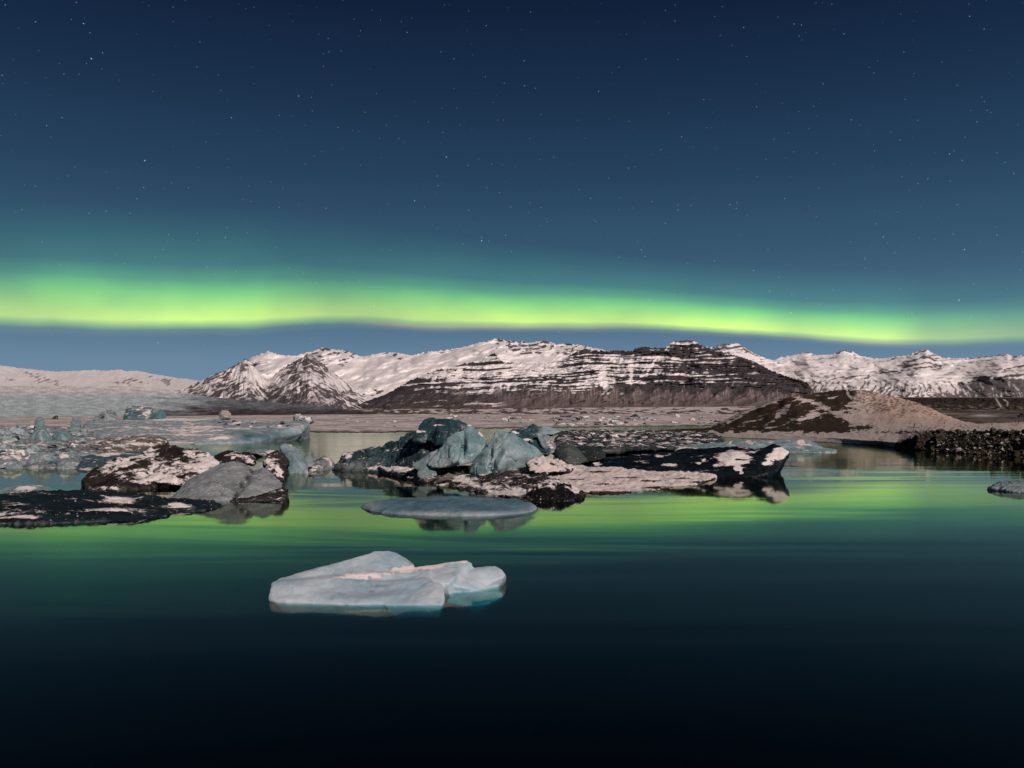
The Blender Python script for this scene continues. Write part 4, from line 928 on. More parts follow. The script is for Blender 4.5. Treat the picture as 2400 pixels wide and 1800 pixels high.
berg('jagged dark teal shard behind the largest pale block', [
    [(1185, 1016, 100), (1211, 1006, 101), (1225, 1003, 101), (1242, 1006, 101), (1254, 995, 101.5), (1262, 1006, 101), (1266, 1040, 99), (1225, 1035, 99), (1190, 1030, 99.5), (1240, 1040, 104), (1255, 1000, 104), (1215, 1010, 104)],
    [(1240, 1030, 97), (1262, 1030, 97), (1290, 1048, 95), (1284, 1066, 93), (1262, 1066, 93), (1240, 1045, 96), (1270, 1050, 100)]],
    TEAL, 0.13, 1, 0.25, 1.3, 0.5, paint=[(1205, 1013, 9, 5, 1.2), (1235, 1032, 14, 6, .9)])
berg('grey blue shard with snow specks beside the jagged teal shard', [
    [(1254, 1016, 97), (1262, 1009, 97.5), (1275, 1011, 97), (1286, 1022, 96.5), (1302, 1042, 95.5), (1303, 1058, 94.5), (1285, 1066, 94), (1272, 1050, 95), (1262, 1034, 96), (1280, 1050, 99.5), (1265, 1012, 99.5), (1300, 1050, 99)]],
    BLUEGREY, 0.12, 2, 0.12, 1.2, 0.4, paint=[(1290, 1040, 9, 12, .9)])
berg('hazy pale cyan chunk at the back of the central cluster', [
    [(1258, 1006, 112), (1274, 999, 112), (1288, 1001, 112), (1300, 1009, 111.5), (1312, 1012, 111), (1300, 1020, 110), (1265, 1020, 110), (1280, 1022, 116), (1300, 1015, 116), (1270, 1004, 115)]],
    CYAN, 0.14, 3, 0.12, 1.6)
berg('long navy black berg with an upturned snowy tip', [
    [(1336, 1090, 88), (1421, 1076, 89), (1485, 1066, 89.5), (1580, 1058, 89.5), (1640, 1051, 89.5), (1600, 1100, 84), (1420, 1098, 85), ('b', 1340, 92), ('b', 1640, 93), ('b', 1600, 82.5), ('b', 1400, 86)],
    [(1580, 1058, 89.5), (1675, 1047, 89), (1738, 1045, 88.5), (1763, 1049, 88.3), (1768, 1056, 88), (1800, 1075, 85), (1738, 1122), (1785, 1119), ('b', 1600, 82.5), ('b', 1760, 93), ('b', 1600, 93), (1700, 1075, 84.5), (1800, 1110, 83)],
    [(1740, 1060, 87), (1790, 1050, 87.6), (1812, 1045, 87.5), (1820, 1042, 87.4), (1848, 1062, 86.5), (1832, 1079, 85.5), (1826, 1098, 84.5), (1785, 1119), (1822, 1103), ('b', 1800, 89), (1770, 1090, 84.4), (1815, 1060, 90), (1760, 1070, 90)]],
    NAVY, 0.14, 1, 0.18, 2.2, 0.4, paint=[(1722, 1074, 34, 14, 2.4), (1728, 1077, 17, 5, -2.6), (1727, 1098, 9, 6, 1.6), (1832, 1060, 18, 12, 2.4), (1808, 1074, 16, 14, 1.2), (1800, 1085, 10, 10, .5), (1738, 1108, 7, 5, 1.3), (1792, 1088, 6, 3, 1.1), (1650, 1078, 8, 3, 1.2), (1637, 1086, 6, 3, 1.2), (1512, 1084, 18, 3, 1.0), (1567, 1088, 16, 3, 1.1), (1398, 1086, 12, 5, 1.2), (1545, 1070, 16, 2.5, .9), (1580, 1105, 50, 3, .9), (1676, 1090, 7, 3, 1)])
berg('long pale cyan berg lying behind the navy black berg', [
    [(1552, 1055, 141), (1569, 1045, 142), (1635, 1040, 142.5), (1687, 1036, 142.5), (1750, 1033, 143), ('b', 1552, 141), ('b', 1700, 136), ('b', 1760, 147), ('b', 1560, 148), (1640, 1052, 138.5), (1740, 1050, 138)],
    [(1687, 1036, 142.5), (1750, 1033, 143), (1833, 1030, 143), (1874, 1028, 142.5), (1895, 1032, 142), (1927, 1047, 141), (1920, 1061), (1874, 1060), (1800, 1060), ('b', 1700, 137), ('b', 1900, 147), ('b', 1700, 147), (1880, 1050, 138), (1800, 1048, 138)],
    [(1900, 1045, 141), (1927, 1049, 141), (1960, 1055, 140), (1958, 1061), (1900, 1061), ('b', 1960, 144), ('b', 1890, 146)]],
    CYAN, 0.20, 3, 0.20, 2.4, 0.3, paint=[(1878, 1036, 8, 7, 1.5), (1800, 1036, 10, 4, .6), (1590, 1050, 30, 5, .9), (1755, 1037, 10, 4, .9)])

# dark rubble pan behind the cluster
berg('wide dark ice pan littered with snow scraps behind the cluster', [
    [(1290, 1062), (1420, 1066), (1560, 1058), (1640, 1050), (1700, 1034), (1690, 1024), ('b', 1310, 285), ('b', 1420, 300), ('b', 1560, 280), ('b', 1680, 240),
     (1300, 1053, 126), (1420, 1056, 124), (1560, 1050, 134), (1640, 1044, 150), (1685, 1030, 190), (1320, 1012, 262), (1420, 1011, 270), (1560, 1013, 250), (1660, 1018, 230)]],
    RUBBLE, 0.55, 1, 0.42, 4.5, 0.6)

# ---- right edge
berg('small grey berg cut by the right edge of the picture', [
    [(2314, 1148), (2338, 1151), (2400, 1157), (2470, 1160), ('b', 2330, 73), ('b', 2460, 74), (2318, 1143, 69), (2328, 1135, 69.5), (2346, 1127, 70), (2371, 1129, 70), (2400, 1128, 70), (2440, 1124, 70), (2470, 1140, 68.5), (2400, 1141, 67.5), (2350, 1140, 68.2)]],
    BLUEGREY, 0.10, 3, 0.13, 1.1, 0.4)

# ---- left group
berg('brown black berg mottled with snow on the left', [
    [(192, 1138), (203, 1147), (289, 1150), (391, 1142), ('b', 215, 80), ('b', 400, 84), (197, 1122, 72.5), (218, 1099, 74), (272, 1079, 75.5), (318, 1065, 77), (362, 1050, 78.5), (394, 1043, 79), (400, 1100, 73), (300, 1120, 71)],
    [(362, 1050, 78.5), (394, 1043, 79), (412, 1052, 78.8), (434, 1058, 78.5), (466, 1054, 78.5), (488, 1061, 78), (522, 1080, 77), (520, 1120, 74), (391, 1142), (480, 1150), ('b', 520, 82), ('b', 400, 84), (300, 1115, 72), (440, 1095, 74)]],
    DARKSNOW, 0.13, 2, 0.24, 1.9, 0.5, depth=1.2, paint=[(235, 1130, 30, 10, -1.8), (225, 1105, 20, 12, -.4), (395, 1062, 24, 14, -1.4), (300, 1112, 22, 10, -.7), (340, 1088, 14, 5, -.8), (260, 1143, 50, 5, .5), (380, 1120, 50, 10, .35), (500, 1080, 30, 14, .5), (330, 1140, 60, 6, -.8), (450, 1075, 30, 6, -.5)])
berg('dark brown hump of dirty ice behind the grey berg', [
    [(500, 1068, 77), (515, 1062, 77), (532, 1055, 77.3), (553, 1061, 77), (570, 1060, 77), (583, 1060, 77), (598, 1072, 76.5), (600, 1090, 75), (510, 1090, 75.5), (550, 1080, 74.5), (590, 1088, 80), (520, 1085, 80), (540, 1060, 79.5)]],
    DARKROCK, 0.11, 3, 0.12, 1.0, 0.4, paint=[(560, 1070, 30, 5, .4), (590, 1082, 12, 6, .7)])
berg('dark pillar of dirty ice at the right end of the left group', [
    [(615, 1085, 75), (625, 1072, 75.5), (636, 1064, 76), (658, 1058, 76), (673, 1072, 75.5), (677, 1090, 75), (672, 1108, 74), (664, 1126, 72.5), (640, 1120, 72), (618, 1105, 73), (650, 1085, 73.5), (640, 1110, 79), (670, 1090, 78.5), (645, 1065, 78)]],
    DARKROCK, 0.10, 2, 0.16, 0.9, 0.5, paint=[(640, 1092, 22, 14, .9), (655, 1112, 10, 12, .5)])
berg('grey speckled dome of ice split by a dark seam', [
    [(391, 1174), (416, 1177), (470, 1178), (543, 1174), (416, 1152, 62.5), (434, 1133, 64), (456, 1115, 65.2), (513, 1090, 67), (543, 1081, 67.5), (579, 1090, 67), (592, 1098, 66), (575, 1125, 63.5), (545, 1165, 60.6), (500, 1120, 63), (450, 1150, 61.5), (560, 1150, 70), (440, 1150, 69), (540, 1090, 71)],
    [(594, 1100, 66.4), (615, 1092, 66.6), (633, 1101, 66.2), (648, 1119, 65.4), (667, 1141, 64.2), (615, 1159, 61.8), (550, 1174, 60.4), (580, 1135, 63.0), (600, 1120, 63.8), (620, 1130, 69), (580, 1120, 69), (640, 1140, 68)]],
    GREY, 0.085, 5, 0.12, 1.5, 0.25, ridge=0.10, rdir=(0.85, 0.2, 0.5), tint=[(580, 1120, 7, 9, -.9), (567, 1140, 7, 10, -.9), (554, 1160, 7, 10, -.9), (590, 1104, 6, 7, -.9), (470, 1170, 50, 8, -.3), (500, 1115, 40, 20, .3)])
berg('dark undercut ledge of ice beneath the grey dome', [
    [(540, 1176), (600, 1172), (668, 1170), ('b', 560, 68), ('b', 672, 67), (560, 1172, 61), (615, 1161, 62.4), (676, 1143, 64.5), (674, 1160, 63), (640, 1150, 67), (580, 1150, 67)]],
    DARKROCK, 0.10, 1, 0.12, 0.8, 0.5)
berg('low blackish teal floe with white snow streaks in front on the left', [
    [(-160, 1236), (0, 1231), (108, 1228), (181, 1225), (325, 1219), (391, 1210), (398, 1199), ('b', -150, 60), ('b', 120, 62), ('b', 330, 61), ('b', 400, 58), (-150, 1175, 54), (0, 1172, 54.5), (72, 1169, 55), (119, 1155, 56), (142, 1148, 56.3), (174, 1151, 56.5), (231, 1151, 57), (325, 1155, 57.3), (391, 1169, 56), (300, 1195, 51.5), (150, 1200, 50.5), (0, 1205, 49.8)],
    [(380, 1205), (398, 1200), (488, 1196), (521, 1186), ('b', 400, 60), ('b', 500, 60.5), (391, 1169, 57), (488, 1174, 58.5), (515, 1180, 57.5), (430, 1180, 56)]],
    FLOEDARK, 0.11, 1, 0.16, 1.5, 0.5, paint=[(275, 1172, 45, 8, .95), (240, 1196, 80, 5, .9), (170, 1170, 40, 6, .3), (60, 1213, 60, 5, 1.0), (420, 1184, 40, 6, .75), (0, 1200, 60, 10, .35), (140, 1185, 40, 14, -.6), (200, 1216, 160, 5, -.7)])
berg('pale teal berg with a snow streak at the far left edge', [
    [(-40, 1185), (30, 1180), (126, 1170), ('b', -40, 68), ('b', 130, 68), (22, 1154, 63), (47, 1140, 64), (83, 1136, 64.5), (106, 1137, 64.5), (128, 1152, 64), (-30, 1165, 62), (60, 1160, 62)]],
    CYAN, 0.11, 4, 0.08, 1.3, 0.2, paint=[(75, 1143, 26, 7, 1.1), (30, 1160, 24, 5, .7)])
berg('rounded teal column standing right of the dark pillar', [
    [(676, 1110), (722, 1111), ('b', 670, 93), ('b', 725, 93), (655, 1046, 91), (668, 1040, 91.5), (685, 1042, 91.5), (698, 1046, 91), (710, 1065, 90.5), (722, 1085, 90), (724, 1105, 88), (672, 1090, 88.5), (690, 1070, 88.5), (660, 1060, 93)]],
    CYAN, 0.12, 4, 0.13, 1.4, 0.3, paint=[(698, 1108, 30, 2.5, .8)])
berg('small grey teal lump right of the teal column', [
    [(708, 1090, 91), (712, 1070, 92), (724, 1063, 92.3), (733, 1072, 92), (738, 1086, 91), (730, 1095, 90), (715, 1094, 90), (720, 1088, 95), (735, 1085, 95)]],
    BLUEGREY, 0.10, 4, 0.06, 1.0, 0.3)
berg('low snowy floe between the left group and the cluster', [
    [(724, 1108), (760, 1102), (785, 1097), ('b', 730, 103), ('b', 790, 103), (730, 1092, 94), (745, 1075, 98), (762, 1068, 99), (775, 1080, 98), (785, 1090, 97), (745, 1095, 92)]],
    PACK, 0.12, 2, 0.12, 1.0, 0.5, paint=[(745, 1096, 25, 8, .7), (770, 1072, 15, 4, .4)])
berg('snow topped small grey floe behind the brown hump', [
    [(572, 1068), (640, 1070), ('b', 570, 131), ('b', 650, 131), (580, 1056, 124), (610, 1053, 125), (640, 1055, 125), (648, 1060, 123), (600, 1062, 121)]],
    PACK, 0.18, 2, 0.14, 1.4, 0.4, paint=[(638, 1058, 12, 4, .9)])

# ---- long ice shelf and the pack on the left
berg('long flat shelf of blue grey ice with a teal cliff at its end', [
    [(380, 1044), (475, 1041), (545, 1040), (600, 1038), ('b', 700, 230), ('b', 190, 300), ('b', 240, 335), ('b', 540, 300), ('b', 190, 225), ('b', 380, 170), (545, 1020, 177), (475, 1030, 174), (390, 1038, 172), (200, 990, 280), (260, 984, 310), (380, 980, 320), (520, 984, 290), (600, 1004, 196), (560, 1008, 192), (300, 1010, 215)],
    [(545, 1040), (589, 1038), (691, 1033), (714, 1031), ('b', 560, 215), ('b', 724, 205), ('b', 724, 222), (575, 1007, 184), (600, 1005, 186), (640, 1003, 189), (691, 1000, 192), (722, 996, 196), (722, 990, 215), (640, 989, 230), (540, 990, 235), (705, 1015, 192)]],
    SHELF, 0.42, 2, 0.36, 5.0, 0.4, depth=2.0, tint=[(640, 1022, 75, 14, -.8), (700, 1015, 14, 20, .5), (580, 1025, 14, 14, -.7)], paint=[(640, 1020, 90, 14, -.7), (610, 1002, 30, 4, .4), (450, 1008, 60, 5, .45), (560, 1005, 30, 3, .5), (520, 1026, 30, 5, .9), (430, 1018, 60, 3, .6), (430, 983, 50, 2.5, 1.2), (480, 1000, 40, 2.5, .8), (420, 1037, 50, 2.5, .7)])
berg('cream coloured block upright on the ice shelf', [
    [(512, 982, 250), (513, 966, 252), (518, 961, 252), (532, 961, 252), (541, 970, 252), (545, 981, 250), (528, 978, 247), (520, 984, 256), (540, 984, 256), (530, 963, 256)]], CREAM, 0.28, 1, 0.25, 1.6, 0.5, cat='ice block', name='ice_block')
berg('frosted glassy block on the outer end of the ice shelf', [
    [(689, 993, 222), (690, 973, 224), (700, 971, 224), (715, 976, 224), (733, 981, 223), (736, 988, 222), (728, 994, 220), (705, 984, 219), (695, 992, 229), (730, 990, 229), (715, 978, 228)]],
    ice_mat('frosted_ice', (0.26, 0.34, 0.37), (0.12, 0.17, 0.2), snow_amt=0.45, speck=0.5, bump=0.2, snow_scale=0.8), 0.28, 1, 0.35, 1.3, 0.6, cat='ice block', name='ice_block')
berg('dark streaked block behind the shelf, left of the teal stack', [
    [(216, 988, 300), (225, 975, 302), (243, 966, 303), (262, 963, 304), (275, 972, 303), (279, 986, 300), (250, 978, 296), (240, 990, 296), (230, 988, 310), (272, 985, 310), (255, 968, 309)]],
    PACK, 0.35, 2, 0.4, 2.2, 0.5, cat='ice block', name='ice_block')
berg('flat topped teal stack of ice rising behind the shelf', [
    [(286, 986, 302), (292, 972, 304), (298, 956, 306), (302, 953, 307), (340, 952, 307), (357, 956, 306), (360, 984, 302), (320, 978, 298), (300, 988, 298), (345, 988, 298), (300, 985, 315), (355, 980, 315), (330, 955, 314)]],
    ice_mat('stack_ice', (0.14, 0.235, 0.26), (0.06, 0.11, 0.125), snow_amt=0.30, speck=0.2, bump=0.2, snow_scale=0.35, stretch=(0.4, 1, 2)), 0.35, 1, 0.45, 2.4, 0.5, cat='ice block', name='ice_block')
berg('rounded bright teal block right of the flat topped stack', [
    [(354, 986, 298), (358, 970, 300), (368, 964, 301), (382, 963, 302), (389, 972, 301), (388, 983, 299), (370, 978, 295), (365, 988, 296), (385, 986, 308), (360, 985, 308)]],
    ice_mat('bright_teal_ice', (0.13, 0.26, 0.29), (0.09, 0.19, 0.22), snow_amt=0.1, speck=0.3, bump=0.08), 0.3, 3, 0.2, 2.0, 0.4, cat='ice block', name='ice_block')
berg('low cluttered pack of grey ice filling the left edge', [
    [(-140, 1099), (0, 1097), (66, 1098), (131, 1094), (188, 1098), (230, 1090), ('b', -140, 330), ('b', 230, 300), ('b', 240, 130), (-120, 1080, 101), (0, 1082, 100), (130, 1080, 101), (200, 1078, 104), (-100, 1000, 290), (60, 998, 290), (200, 1003, 280), (230, 1040, 160)]],
    PACK, 0.45, 1, 0.40, 3.0, 0.6)
berg('long brown and olive stained floe behind the mottled berg', [
    [(190, 1056), (260, 1060), (360, 1056), (393, 1046), ('b', 190, 165), ('b', 395, 170), (195, 1046, 142), (250, 1030, 152), (300, 1024, 155), (360, 1022, 157), (388, 1027, 157), (393, 1036, 156), (340, 1040, 146), (250, 1046, 143)]],
    BROWN, 0.22, 1, 0.28, 2.2, 0.5, paint=[(330, 1041, 60, 5, .45), (230, 1034, 30, 5, .3)])
berg('smooth dark teal ramp of ice behind the mottled berg', [
    [(180, 1103), (260, 1106), (320, 1090), ('b', 190, 112), ('b', 330, 118), ('b', 380, 125), (192, 1070, 104), (240, 1062, 108), (310, 1060, 112), (350, 1055, 118), (300, 1075, 104), (220, 1085, 98)]],
    ice_mat('slate_teal_ice', (0.075, 0.12, 0.13), (0.05, 0.085, 0.095), snow_amt=0.12, speck=0.3, bump=0.06, snow_scale=0.5), 0.18, 3, 0.16, 2.4, 0.3, paint=[(255, 1063, 35, 5, 1.0), (220, 1100, 60, 2.5, .6)])
for lab, pts, mt in (
    ('upright rounded pale blue ice boulder in the left pack', [(70, 1040, 160), (71, 1022, 162), (80, 1005, 163), (92, 999, 163.5), (108, 1003, 163), (119, 1022, 162), (120, 1036, 160), (100, 1044, 157.5), (80, 1044, 158), (95, 1015, 158), (90, 1040, 170), (112, 1035, 169), (95, 1003, 167)], CYAN),
    ('brightest pale ice boulder right of the upright one', [(121, 1020, 165), (135, 1011, 167), (150, 1008, 168), (164, 1015, 167), (171, 1027, 165), (160, 1038, 162), (140, 1036, 162), (126, 1030, 163), (145, 1020, 162), (140, 1030, 173), (165, 1030, 172)], PALE),
    ('egg shaped pale ice boulder below the upright one', [(99, 1050, 148), (105, 1038, 149.5), (120, 1030, 151), (132, 1033, 151), (134, 1045, 149), (120, 1055, 146.5), (104, 1055, 146.5), (115, 1050, 156), (130, 1045, 156)], PALE),
    ('pinkish grey ice boulder low at the left edge of the pack', [(-8, 1050, 146), (0, 1037, 148), (15, 1036, 148), (33, 1044, 147), (37, 1052, 145), (20, 1058, 143), (0, 1057, 143), (10, 1050, 152), (30, 1050, 152)], PACK),
    ('grey green ice boulder above the pinkish one', [(10, 1030, 175), (18, 1018, 177), (32, 1014, 178), (45, 1022, 177), (47, 1032, 175), (30, 1037, 172), (15, 1036, 172), (25, 1030, 184), (42, 1030, 183)], BLUEGREY),
    ('dull teal ice boulder just left of the upright one', [(40, 1036, 172), (46, 1020, 174), (58, 1015, 175), (70, 1022, 174), (73, 1036, 172), (56, 1040, 169), (50, 1035, 180), (68, 1034, 180)], BLUEGREY),
    ('tall hazy teal lump furthest back in the left pack', [(78, 1000, 235), (82, 986, 238), (92, 976, 239), (102, 976, 239), (105, 990, 237), (104, 1002, 234), (90, 1006, 231), (90, 1000, 244), (100, 995, 244)], CYAN),
    ('slanting cyan slab on the brown ice of the pack', [(160, 1012, 205), (166, 990, 214), (172, 977, 219), (190, 977, 219), (192, 990, 214), (186, 1010, 205), (172, 1014, 203), (175, 1010, 215), (186, 1000, 218)], CYAN)):
    berg(lab, [pts], mt, 0.22, 6, 0.22, 2.2, 0.3, cat='ice boulder', name='ice_boulder')
for lab, pts, mt, pn in (
    ('leftmost front berg of the pack with snow scraps', [(-60, 1099), (0, 1098), (62, 1096), ('b', -50, 104), ('b', 60, 105), (0, 1070, 99), (20, 1066, 100), (45, 1070, 100), (66, 1080, 99), (-40, 1070, 99), (30, 1082, 96.5)], BLUEGREY, [(20, 1070, 24, 7, .8), (14, 1085, 12, 5, .7), (45, 1074, 12, 6, .6), (30, 1094, 40, 2, .7)]),
    ('second front berg of the pack with a dark hollow', [(64, 1096), (100, 1094), (131, 1092), ('b', 66, 104), ('b', 133, 105), (70, 1072, 100), (92, 1060, 101), (115, 1057, 101.5), (130, 1066, 101), (132, 1080, 99.5), (100, 1076, 97.5)], BLUEGREY, [(105, 1064, 20, 4, .6)]),
    ('third front berg of the pack under folds of snow', [(132, 1099), (160, 1099), (188, 1096), ('b', 135, 104), ('b', 190, 105), (136, 1074, 100), (150, 1062, 101), (175, 1060, 101.5), (188, 1068, 101), (186, 1082, 99), (155, 1082, 97)], BLUEGREY, [(155, 1068, 26, 8, .95), (165, 1085, 30, 4, .3)])):
    berg(lab, [pts], mt, 0.14, 2, 0.22, 1.4, 0.5, paint=pn)
#@@SMALL

# ------------------------------------------------------------------ small ice, laid out chunk by chunk
RND = random.Random(7)
def chunk_mesh(seed, flat, smooth):
    r = random.Random(seed)
    bm = bmesh.new()
    pts = []
    for k in range(16):
        a, b = r.uniform(0, 6.283), r.uniform(-0.4, 1.0)
        q = math.sqrt(max(0, 1 - b * b * 0.8)) * r.uniform(0.75, 1.1)
        pts.append((0.5 * q * math.cos(a), 0.42 * q * math.sin(a), flat * b * r.uniform(0.6, 1.1)))
    hull_into(bm, pts)
    me = refine(bm, 'ice_chunk', 0.065, smooth)
    roughen(me, 0.055, 0.28, seed, 0.5)
    return me
CH = [chunk_mesh(11 + 7 * k, fl, sm) for k, (fl, sm) in enumerate(((.55, 0), (.42, 1), (.70, 1), (.30, 0), (.16, 0), (.60, 2)))]
WHITE = ice_mat('snow_capped_chunk', (0.30, 0.33, 0.34), (0.12, 0.14, 0.145), snow_amt=0.62, speck=0.2, bump=0.2, snow_scale=0.5)
DARKCH = ice_mat('dark_chunk', (0.045, 0.050, 0.050), (0.015, 0.015, 0.015), snow_amt=0.28, speck=0.3, bump=0.2, snow_scale=0.6, rim=0.1)
TEALCH = ice_mat('teal_chunk', (0.37, 0.45, 0.46), (0.19, 0.265, 0.28), snow_amt=0.20, speck=0.3, bump=0.15, snow_scale=0.5)
def chunk(pos, size, mat, label, group, kind=None, squash=1.0):
    me = CH[RND.randrange(len(CH)) if kind is None else kind]
    o = bpy.data.objects.new('ice_chunk', me); COL.objects.link(o)
    if not me.materials: me.materials.append(mat)
    o.material_slots[0].link = 'OBJECT'; o.material_slots[0].material = mat
    o.location = pos
    o.rotation_euler = (RND.uniform(-.15, .15), RND.uniform(-.15, .15), RND.uniform(0, 6.28))
    o.scale = (size * RND.uniform(.8, 1.25), size * RND.uniform(.8, 1.2), size * RND.uniform(.6, 1.1) * squash)
    tag(o, label, 'ice chunk', group)
    return o
def size_word(q, a, b):
    return ('tiny', 'small', 'mid sized', 'big')[max(0, min(3, int(4 * (q - a * .8) / (b - a * .8))))]
KIND = {'w': (WHITE, 'snow capped'), 'd': (DARKCH, 'dark dirty'), 't': (TEALCH, 'blue green')}
def field(n, x0, x1, y0, y1, smin, smax, mix, where, group, z=0.2, squash=1.0):
    for k in range(n):
        px, py = RND.uniform(x0, x1), y0 + (y1 - y0) * RND.random()
        Y = Yw(py, z)
        kd = RND.choice(mix)
        p = P(px, py, Y)
        q = RND.uniform(smin, smax) * RND.uniform(.7, 1.0)
        chunk((p[0], p[1], z - 0.05), q / F * Y, KIND[kd][0], '%s %s ice chunk %s' % (size_word(q, smin, smax), KIND[kd][1], where), group, squash=squash)
FG = 'ice chunks frozen into the far lagoon'
field(16, 1175, 1245, 979, 991, 12, 26, 'wwdt', 'in the patch nearest the jagged teal shard', FG, squash=.8)
field(22, 1290, 1365, 977, 988, 14, 30, 'ddwt', 'in the dark middle patch of the far lagoon ice', FG, squash=.7)
field(34, 1365, 1535, 976, 997, 14, 36, 'ttwdw', 'in the widest patch of the far lagoon ice', FG, squash=.8)
field(22, 1300, 1530, 993, 998, 14, 36, 'wwwd', 'along the near edge of the far lagoon ice', FG, squash=.6)
field(18, 1560, 1690, 976, 993, 10, 26, 'wdt', 'on the far ice left of the brown hill', FG, squash=.7)
field(14, 670, 970, 982, 1008, 7, 18, 'wwd', 'scattered on the ice between shelf and cluster', FG, squash=.6)
field(12, 1030, 1170, 974, 984, 9, 24, 'wwdt', 'on the far ice above the ribbed block', FG, squash=.7)
bpy.context.view_layer.update()
def cast(o, px, py):
    mi = o.matrix_world.inverted()
    d = Vector(P(px, py, 1.0)) - Vector((0, 0, H))
    o0 = mi @ Vector((0, 0, H)); d0 = (mi.to_3x3() @ d).normalized()
    ok, loc, nor, fi = o.ray_cast(o0, d0)
    return o.matrix_world @ loc if ok else None
def on(name_label, n, x0, x1, y0, y1, smin, smax, mix, where, group, squash=1.0, sink=0.15):
    base = next(o for o in COL.objects if o.get('label') == name_label)
    for k in range(n):
        px, py = RND.uniform(x0, x1), RND.uniform(y0, y1)
        h = cast(base, px, py)
        if h is None: continue
        kd = RND.choice(mix)
        q = RND.uniform(smin, smax); sz = q / F * h.y
        chunk((h.x, h.y, h.z - sink * sz * .3), sz, KIND[kd][0], '%s %s ice chunk %s' % (size_word(q, smin, smax), KIND[kd][1], where), group, squash=squash)
PAN = 'wide dark ice pan littered with snow scraps behind the cluster'
on(PAN, 26, 1310, 1480, 1016, 1050, 10, 26, 'ddwdt', 'on the near left of the dark rubble pan', 'ice chunks on the dark rubble pan', .8)
on(PAN, 26, 1480, 1690, 1016, 1046, 10, 24, 'ddwt', 'on the right half of the dark rubble pan', 'ice chunks on the dark rubble pan', .6)
on(PAN, 12, 1400, 1450, 1022, 1048, 14, 30, 'dw', 'in the brown heap on the dark rubble pan', 'ice chunks on the dark rubble pan', 1.1)
on(PAN, 26, 1440, 1690, 1018, 1050, 14, 34, 'w', 'lying flat as a snow scrap on the rubble pan', 'snow scraps on the dark rubble pan', .25)
PK = 'low cluttered pack of grey ice filling the left edge'
on(PK, 17, 0, 75, 1000, 1031, 18, 40, 'tttwtd', 'in the back jumble left of the upright boulder', 'ice chunks of the left pack', .9)
on(PK, 17, 0, 75, 1033, 1066, 20, 44, 'ttwtdw', 'in the front jumble left of the upright boulder', 'ice chunks of the left pack', .9)
on(PK, 17, 75, 235, 1002, 1034, 16, 38, 'ttwtdt', 'in the back jumble right of the upright boulder', 'ice chunks of the left pack', .8)
on(PK, 17, 75, 235, 1036, 1070, 16, 40, 'twtdtw', 'in the front jumble right of the upright boulder', 'ice chunks of the left pack', .8)
on(PK, 16, 0, 200, 1060, 1082, 18, 44, 'tttw', 'along the front rim of the left pack', 'ice chunks of the left pack', .8)
SH = 'long flat shelf of blue grey ice with a teal cliff at its end'
on(SH, 20, 525, 690, 985, 1003, 7, 20, 'ddwdt', 'strewn over the outer top of the ice shelf', 'ice chunks on the shelf', .7)
on(SH, 14, 215, 500, 985, 1030, 5, 13, 'wwt', 'on the streaked slope of the ice shelf', 'ice chunks on the shelf', .4)
field(12, 80, 330, 976, 984, 8, 22, 'wdt', 'at the foot of the pale glacier', 'ice chunks under the glacier', .3)

# ------------------------------------------------------------------ riprap bank: boulders as pieces of the shore
def boulder_mesh(seed):
    r = random.Random(seed); bm = bmesh.new(); pts = []
    for k in range(15):
        v = Vector((r.gauss(0, 1), r.gauss(0, 1), r.gauss(0, 1))).normalized() * r.uniform(.42, .58)
        pts.append((v.x, v.y, v.z * .8))
    hull_into(bm, pts); bmesh.ops.recalc_face_normals(bm, faces=bm.faces)
    me = bpy.data.meshes.new('boulder'); bm.to_mesh(me); bm.free()
    return me
def rock_mat(name, a, b, snow):
    return ice_mat(name, a, b, snow_amt=snow, speck=0.0, bump=0.05, rough=0.9, snow_scale=1.6, scale=1.2, rim=0.0, snowc=(0.45, 0.40, 0.36), snow_nz=0.8)
RM = [rock_mat('basalt', (0.035, 0.030, 0.021), (0.016, 0.015, 0.010), 0.26), rock_mat('mossy_basalt', (0.045, 0.044, 0.024), (0.022, 0.022, 0.012), 0.22), rock_mat('pale_basalt', (0.11, 0.095, 0.08), (0.06, 0.05, 0.042), 0.5)]
BM = []
for k in range(8):
    me = boulder_mesh(300 + k); me.materials.append(RM[(0, 1, 0, 1, 0, 2, 1, 0)[k]]); BM.append(me)
def shore_y(px): return np.interp(px, [x for x, y in SHORE], [y for x, y in SHORE])
def top_y(px): return np.interp(px, [p[0] for p in l2], [p[1] for p in l2])
cnt = 0
for k in range(900):
    if cnt >= 300: break
    px = 2104 + (2425 - 2104) * RND.random()
    ya, yb = top_y(px) - 1, shore_y(px) + 1
    py = ya + (yb - ya) * RND.random()
    h = cast(hill, px, py)
    if h is None: continue
    o = bpy.data.objects.new('boulder', BM[RND.randrange(8)]); COL.objects.link(o)
    o.parent = hill
    sz = min(2.0, max(.35, RND.lognormvariate(-0.38, .42)))
    o.location = (h.x, h.y, max(h.z, -0.1) + 0.02)
    o.rotation_euler = (RND.uniform(0, 6), RND.uniform(0, 6), RND.uniform(0, 6))
    o.scale = (sz * RND.uniform(.8, 1.3), sz * RND.uniform(.8, 1.3), sz * RND.uniform(.7, 1.0))
    cnt += 1

